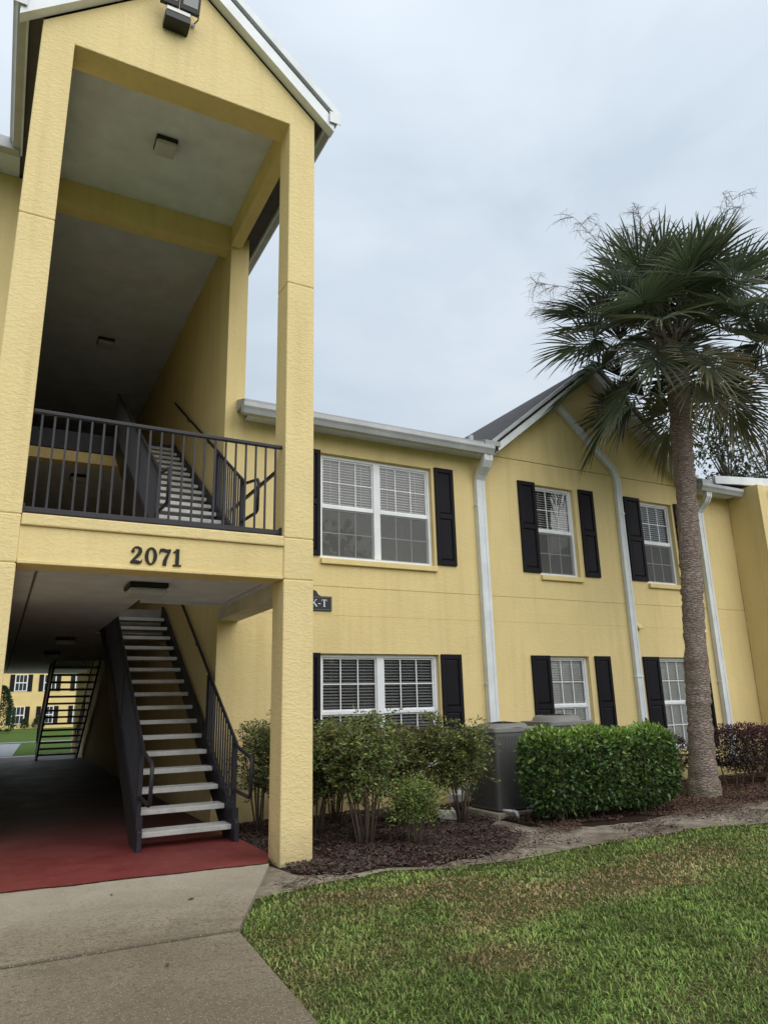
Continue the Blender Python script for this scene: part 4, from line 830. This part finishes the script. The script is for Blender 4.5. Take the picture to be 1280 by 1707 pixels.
box_hedge('burgundy_shrub', 'burgundy shrub just right of the palm trunk', 10.9, 12.2, 8.05, 8.9, .92, 6200, 5200, .040, (.050, .034, .032), (.115, .034, .050), 'leaf', .38, RG, 'shrub', 5, .22)
box_hedge('burgundy_shrub', 'burgundy shrub at the right edge of the picture', 12.15, 13.5, 7.75, 8.7, .95, 5600, 4600, .040, (.050, .034, .032), (.115, .036, .052), 'leaf', .38, RG, 'shrub', 9, .22)
box_hedge('burgundy_shrub', 'small dark shrub in the gap between hedge and palm trunk', 9.55, 10.6, 8.75, 9.4, .80, 2600, 2200, .040, (.045, .040, .022), (.06, .035, .03), 'leaf', .3, RG, 'shrub', 13, .2)

# ---- cabbage palm
def palm():
    root = thing('palm_tree', (9.6, 7.9, -.05), 'tall cabbage palm with a round crown of fan fronds', 'palm tree')
    base = Vector((9.60, 7.90, -.08)); top = Vector((10.37, 7.95, 7.80)); m = MB(); NR, NS = 150, 26; vs = []; fs = []
    rp_ = random.Random(5)
    ringj = [rp_.uniform(-1, 1) for _ in range(NR)]
    for i in range(NR):
        t = i/(NR-1); c = base.lerp(top, t)+Vector((.10*math.sin(t*2.6), .02*math.sin(t*5), 0)); r = .185+.06*math.exp(-t*16)+.03*math.exp(-((1-t)*9))-.02*math.sin(t*3.1)
        r += .010*ringj[i] + .006*(1 if ringj[(i//3)*3] > .3 else 0)
        for k in range(NS):
            a = 2*math.pi*k/NS; q = .020*mnoise.noise(Vector((math.cos(a)*2.5, math.sin(a)*2.5, t*40))); vs.append(c+Vector(((r+q)*math.cos(a), (r+q)*math.sin(a), 0)))
    for i in range(NR-1):
        for k in range(NS): fs.append((i*NS+k, i*NS+(k+1) % NS, (i+1)*NS+(k+1) % NS, (i+1)*NS+k))
    m.add(vs, fs); m.build('trunk', 'palm_bark', root, smooth=True)
    # old leaf bases below the crown
    bt = MB()
    for i in range(46):
        a = i*2.399; z = 7.15+.80*i/46; c = base.lerp(top, (z+.08)/7.88)+Vector((.10*math.sin(z/7.88*2.6), 0, 0)); d = Vector((math.cos(a), math.sin(a), 0)); p0 = c+d*.17; p1 = c+d*.27+Vector((0, 0, .16)); p2 = c+d*(.36+.1*rp_.random())+Vector((0, 0, .34))
        bt.tube([p0, p1, p2], [.045, .034, .018], 5)
    bt.build('leaf_bases', 'palm_bark', root)
    C0 = Vector((10.45, 7.96, 8.02)); zhat = Vector((0, 0, 1))
    fr = []
    # (elevation, count, petiole, fan)
    for el, cnt, pl, fl_ in ((84, 5, .95, 1.0), (66, 10, 1.1, 1.05), (48, 12, 1.2, 1.08), (30, 11, 1.28, 1.08), (11, 10, 1.32, 1.06), (-10, 8, 1.30, 1.04), (-28, 6, 1.18, 1.0), (-42, 4, .95, .95)):
        off = rp_.uniform(0, 6.28)
        for k in range(cnt): fr.append((R_(el+rp_.uniform(-8, 8)), off+2*math.pi*k/cnt+rp_.uniform(-.22, .22), pl*rp_.uniform(.85, 1.15), fl_*rp_.uniform(.88, 1.1), el))
    for el, az, pl, fl_, band in fr:
        d = Vector((math.cos(el)*math.cos(az), math.cos(el)*math.sin(az), math.sin(el))); org = C0+Vector((math.cos(az)*.16, math.sin(az)*.16, -.25+.3*max(0, math.sin(el))))
        dr = .30+.10*rp_.random(); pet = [org+d*pl*t-zhat*dr*t*t*math.cos(el) for t in (0, .33, .66, 1)]
        e = (pet[3]-pet[2]).normalized(); s = e.cross(zhat); s = s.normalized() if s.length > .05 else Vector((1, 0, 0)); s = (s*math.cos(.0)+0*e); tw = rp_.uniform(-.45, .45); nrm = s.cross(e).normalized(); s = (s*math.cos(tw)+nrm*math.sin(tw)).normalized(); nrm = s.cross(e).normalized()
        mb = MB(); mb.tube(pet, [.022, .017, .013, .010], 5); nv0 = len(mb.v)
        K = 54; vs = []; fs = []; cl = [(.085, .10, .045)]*nv0
        shade = rp_.uniform(.6, 1.5); old = band < -20
        bc = (.14, .15, .085) if old and rp_.random() < .3 else (.082, .112, .060)
        for k in range(K):
            th = R_(-148+296*k/(K-1)+rp_.uniform(-2, 2)); ca, sa = math.cos(th), math.sin(th)
            bpt = pet[3]+e*(.34*max(0, ca)**1.5)*.9-zhat*(.10*max(0, ca)); dr_ = (e*ca+s*sa+nrm*(.26*abs(sa)-.10*max(0, ca))).normalized()
            l = fl_*(.62+.38*math.cos(th/2.0))*rp_.uniform(.9, 1.06); wd = nrm.cross(dr_).normalized(); droop = .08+.32*rp_.random()**1.5; i0 = len(vs); wob = Vector((rp_.gauss(0, .03), rp_.gauss(0, .03), rp_.gauss(0, .03)))
            for r, wv in ((.03, .006), (.36, .034), (.62, .029), (.83, .016), (1.0, .0015)):
                p = bpt+dr_*l*r-zhat*droop*l*max(0, r-.25)**2*1.25+wob*r*r; fold = nrm*(wv*.45)
                vs += [p+wd*wv*.62+fold, p-fold*.3, p-wd*wv*.62+fold]
            for q in range(4):
                a = i0+q*3; fs += [(a, a+1, a+4, a+3), (a+1, a+2, a+5, a+4)]
            g = shade*rp_.uniform(.75, 1.3); tip = rp_.random() < .12
            for q in range(5):
                col_ = (bc[0]*g*(1+.25*q/4), bc[1]*g, bc[2]*g) if not (tip and q > 2) else (.16, .13, .075)
                cl += [col_]*3
        mb.add(vs, fs); me = bpy.data.meshes.new('frond'); me.from_pydata(mb.v, [], mb.f); at = me.color_attributes.new('col', 'FLOAT_COLOR', 'POINT'); at.data.foreach_set('color', np.concatenate([np.array(cl), np.ones((len(cl), 1))], 1).astype(np.float32).ravel()); me.materials.append(M['frond']); link('frond', me, root)
    # dry flower stalks arching out beyond the fronds
    # directions are given as (right, up) in the crown's broad face, plus a turn in depth
    RT = Vector((.88, -.47, 0)); DP = Vector((.47, .88, 0))
    for (u, v, dep, L, drp) in ((-.62, .95, -.1, 3.0, .25), (-.85, .62, .3, 2.7, .75), (-.97, .42, -.2, 2.75, .45), (-.12, 1.0, .2, 2.8, .15), (.42, 1.0, -.2, 3.15, .55), (.62, .95, .3, 3.2, .75), (.95, .6, -.1, 3.1, .5), (-.3, 1.0, -.4, 2.6, .6), (.25, 1.0, .5, 2.7, .3)):
        d = (RT*u+zhat*v+DP*dep).normalized(); st = MB(); pts = [C0+d*L*t-zhat*drp*max(0, t-.45)**2*2.6+Vector((u, 0, 0))*.12*t*t for t in [i/12 for i in range(13)]]
        st.tube(pts, [.013-.010*i/12 for i in range(13)], 5); 
        for i in range(4, 13):
            for rep in range(3):
                p = pts[i]; a = rp_.uniform(0, 6.28); bd = (d*.7+RT*math.cos(a)*.75+zhat*math.sin(a)*.45+DP*rp_.uniform(-.5, .5)).normalized(); bl_ = rp_.uniform(.22, .50)
                bp = [p+bd*bl_*t-zhat*.30*bl_*t*t*1.4 for t in (0, .35, .7, 1)]; st.tube(bp, [.005, .004, .003, .002], 3, False)
                for j in range(10):
                    t = rp_.uniform(.2, 1); q = p+bd*bl_*t-zhat*.30*bl_*t*t*1.4; a2 = rp_.uniform(0, 6.28); td = (bd*.5+RT*math.cos(a2)*.8+zhat*(math.sin(a2)*.6-.35)+DP*rp_.uniform(-.6, .6)).normalized(); tl_ = rp_.uniform(.08, .20); st.tube([q, q+td*tl_*.5-zhat*.012, q+td*tl_-zhat*.05], [.0028, .0022, .0014], 3, False)
        st.build('flower_stalk', 'dry', root)
palm()

# ---- trees seen over the roof
def roof_tree(name, label, base, h, r, nclump, leafL, col, dens, seed, squash=1.25):
    rr = random.Random(seed); root = thing(name, base, label, 'tree', 'trees beyond the roof'); m = MB(); b = Vector(base); tops = []
    m.tube([b, b+Vector((.1, 0, h*.45)), b+Vector((.0, .1, h*.92))], [.30, .2, .05], 8); P = []; D = []
    for i in range(nclump):
        z = rr.uniform(.42, 1.0); w_ = r*(1-abs(z-.62)*1.5)*math.sqrt(rr.uniform(.05, 1)); a = rr.uniform(0, 6.28); c = b+Vector((w_*math.cos(a), w_*math.sin(a), h*z)); root_p = b+Vector((0, 0, h*max(.3, z-.18))); m.tube([root_p, root_p.lerp(c, .5)+Vector((0, 0, .15)), c], [.06, .04, .012], 5)
        for j in range(dens):
            q = c+Vector((rr.gauss(0, .36), rr.gauss(0, .36), rr.gauss(0, .30*squash))); P.append(q); D.append((q-c)+Vector((rr.gauss(0, .2), rr.gauss(0, .2), rr.gauss(0, .2))))
    m.build('trunk', 'bark', root); P = np.array(P); Ls = leafL*RNG.uniform(.6, 1.2, len(P)); leaves('crown', P, np.array(D), Ls, Ls*.5, jit(col, len(P), .35, .12), 'leaf_gloss', root)
roof_tree('magnolia_tree', 'dark broad-leaved tree rising behind the roof right of the palm', (29.0, 20.2, 0), 13.6, 1.9, 58, .26, (.030, .042, .020), 46, 3)
roof_tree('oak_tree', 'fine-leaved airy tree at the right edge behind the roof', (32.0, 20.0, 0), 14.2, 2.3, 80, .15, (.042, .055, .030), 50, 8)

# ------------------------------------------------------------------ the courtyard seen through the passage
FB = thing('far_building', (5, 75, 0), 'sunlit yellow two-storey building seen through the passage', 'building'); YB = 74.7
MB().box(-14, 26, YB, YB+8, -.05, 6.6).build('wall', 'far_stucco', FB); MB().prism([(YB-.5, 6.55), (YB+4, 8.6), (YB+8.5, 6.55)], 0, -14.4, 26.4).build('roof', 'shingle', FB); B('fascia', 'white', FB, -14.4, 26.4, YB-.55, YB-.5, 6.45, 6.65)
for xc in (-.6, 1.90, 4.30, 7.0, 9.6):
    for z0, z1 in ((3.26, 4.73), (.36, 1.88)):
        f_ = B('window', 'white', FB, xc-.52, xc+.52, YB-.05, YB-.002, z0, z1); pmx = MB().box(0, .26, 0, .01, 0, (z1-z0)/2-.10).mesh('pane', 'black')
        for i in range(3):
            for j in range(2): link('pane', pmx, f_, (xc-.44+.31*i, YB-.062, z0+.07+j*((z1-z0)/2)))
        for s in (-1, 1): B('shutter', 'shutter', FB, xc+s*.74-.19, xc+s*.74+.19, YB-.05, YB-.003, z0-.02, z1+.02)
def cone_tree(name, label, x, y, h, r, n, col):
    root = thing(name, (x, y, -.05), label, 'shrub'); t = RNG.uniform(0, 1, n)**.8; a = RNG.uniform(0, 6.283, n); rad = r*np.sqrt(np.clip(1-t, 0, 1))*(.75+.35*RNG.uniform(0, 1, n))*np.clip(t*6+.5, 0, 1); P = np.stack([x+rad*np.cos(a), y+rad*np.sin(a), t*h], 1); D = np.stack([np.cos(a), np.sin(a), np.full(n, .6)], 1)+RNG.normal(size=(n, 3))*.4
    leaves('foliage', P, D, .16*RNG.uniform(.6, 1.2, n), .07, jit(col, n, .3, .1), 'leaf', root); MB().tube([(x, y, -.06), (x, y, h*.8)], [.06, .02], 6).build('trunk', 'bark', root)
cone_tree('conifer_shrub', 'rounded dark evergreen shrub on the far lawn by the passage opening', .35, 62, 3.35, 1.15, 5000, (.030, .060, .018))
cone_tree('garden_shrub', 'small green shrub against the far building wall, left one', 2.5, 74, .8, .3, 500, (.05, .09, .02)); cone_tree('garden_shrub', 'small bushy green shrub against the far building wall, right one', 3.6, 74, 1.0, .5, 700, (.07, .10, .03))
sheet('far_path', [(-6, 29.4), (.70, 29.4), (1.30, 40.5), (-6, 40.5)], -.05, 'asphalt'); sheet('far_pavement', [(-6, 27.7), (8, 27.7), (8, 29.2), (-6, 29.2)], -.046, 'slab'); sheet('far_kerb_path', [(-30, 41.6), (30, 41.6), (30, 42.6), (-30, 42.6)], -.05, 'asphalt')

# ------------------------------------------------------------------ tree line across the grounds, behind the viewpoint: mirrored in the panes
def tree_line():
    P = []; rr = random.Random(77); tr = []
    for i in range(13):
        x = -14+i*6.2+rr.uniform(-1.5, 1.5); y = -20+rr.uniform(-4, 3); h = rr.uniform(7.0, 12.5); w_ = rr.uniform(2.6, 4.0)
        for k in range(26):
            a = rr.uniform(0, 6.28); z = rr.uniform(.12, 1); q = w_*math.sqrt(rr.uniform(0, 1))*(1-.55*z*z); c = (x+q*math.cos(a), y+q*math.sin(a), h*z)
            P.append(RNG.normal(size=(60, 3))*np.array([.8, .8, .65])+np.array(c))
    for i in range(700):
        P.append(RNG.normal(size=(30, 3))*np.array([.6, .5, .6])+np.array((rr.uniform(-16, 64), -17+rr.uniform(-1, 1), rr.uniform(.2, 4.2))))
    P = np.concatenate(P); P = P[P[:, 2] > .05]; n = len(P); o = leaves('tree_line', P, RNG.normal(size=(n, 3)), .6*RNG.uniform(.6, 1.2, n), .34, jit((.035, .055, .022), n, .35, .12), 'leaf'); tag(o, 'line of leafy trees across the grounds, mirrored in the windows', 'trees', kind='stuff')
tree_line()
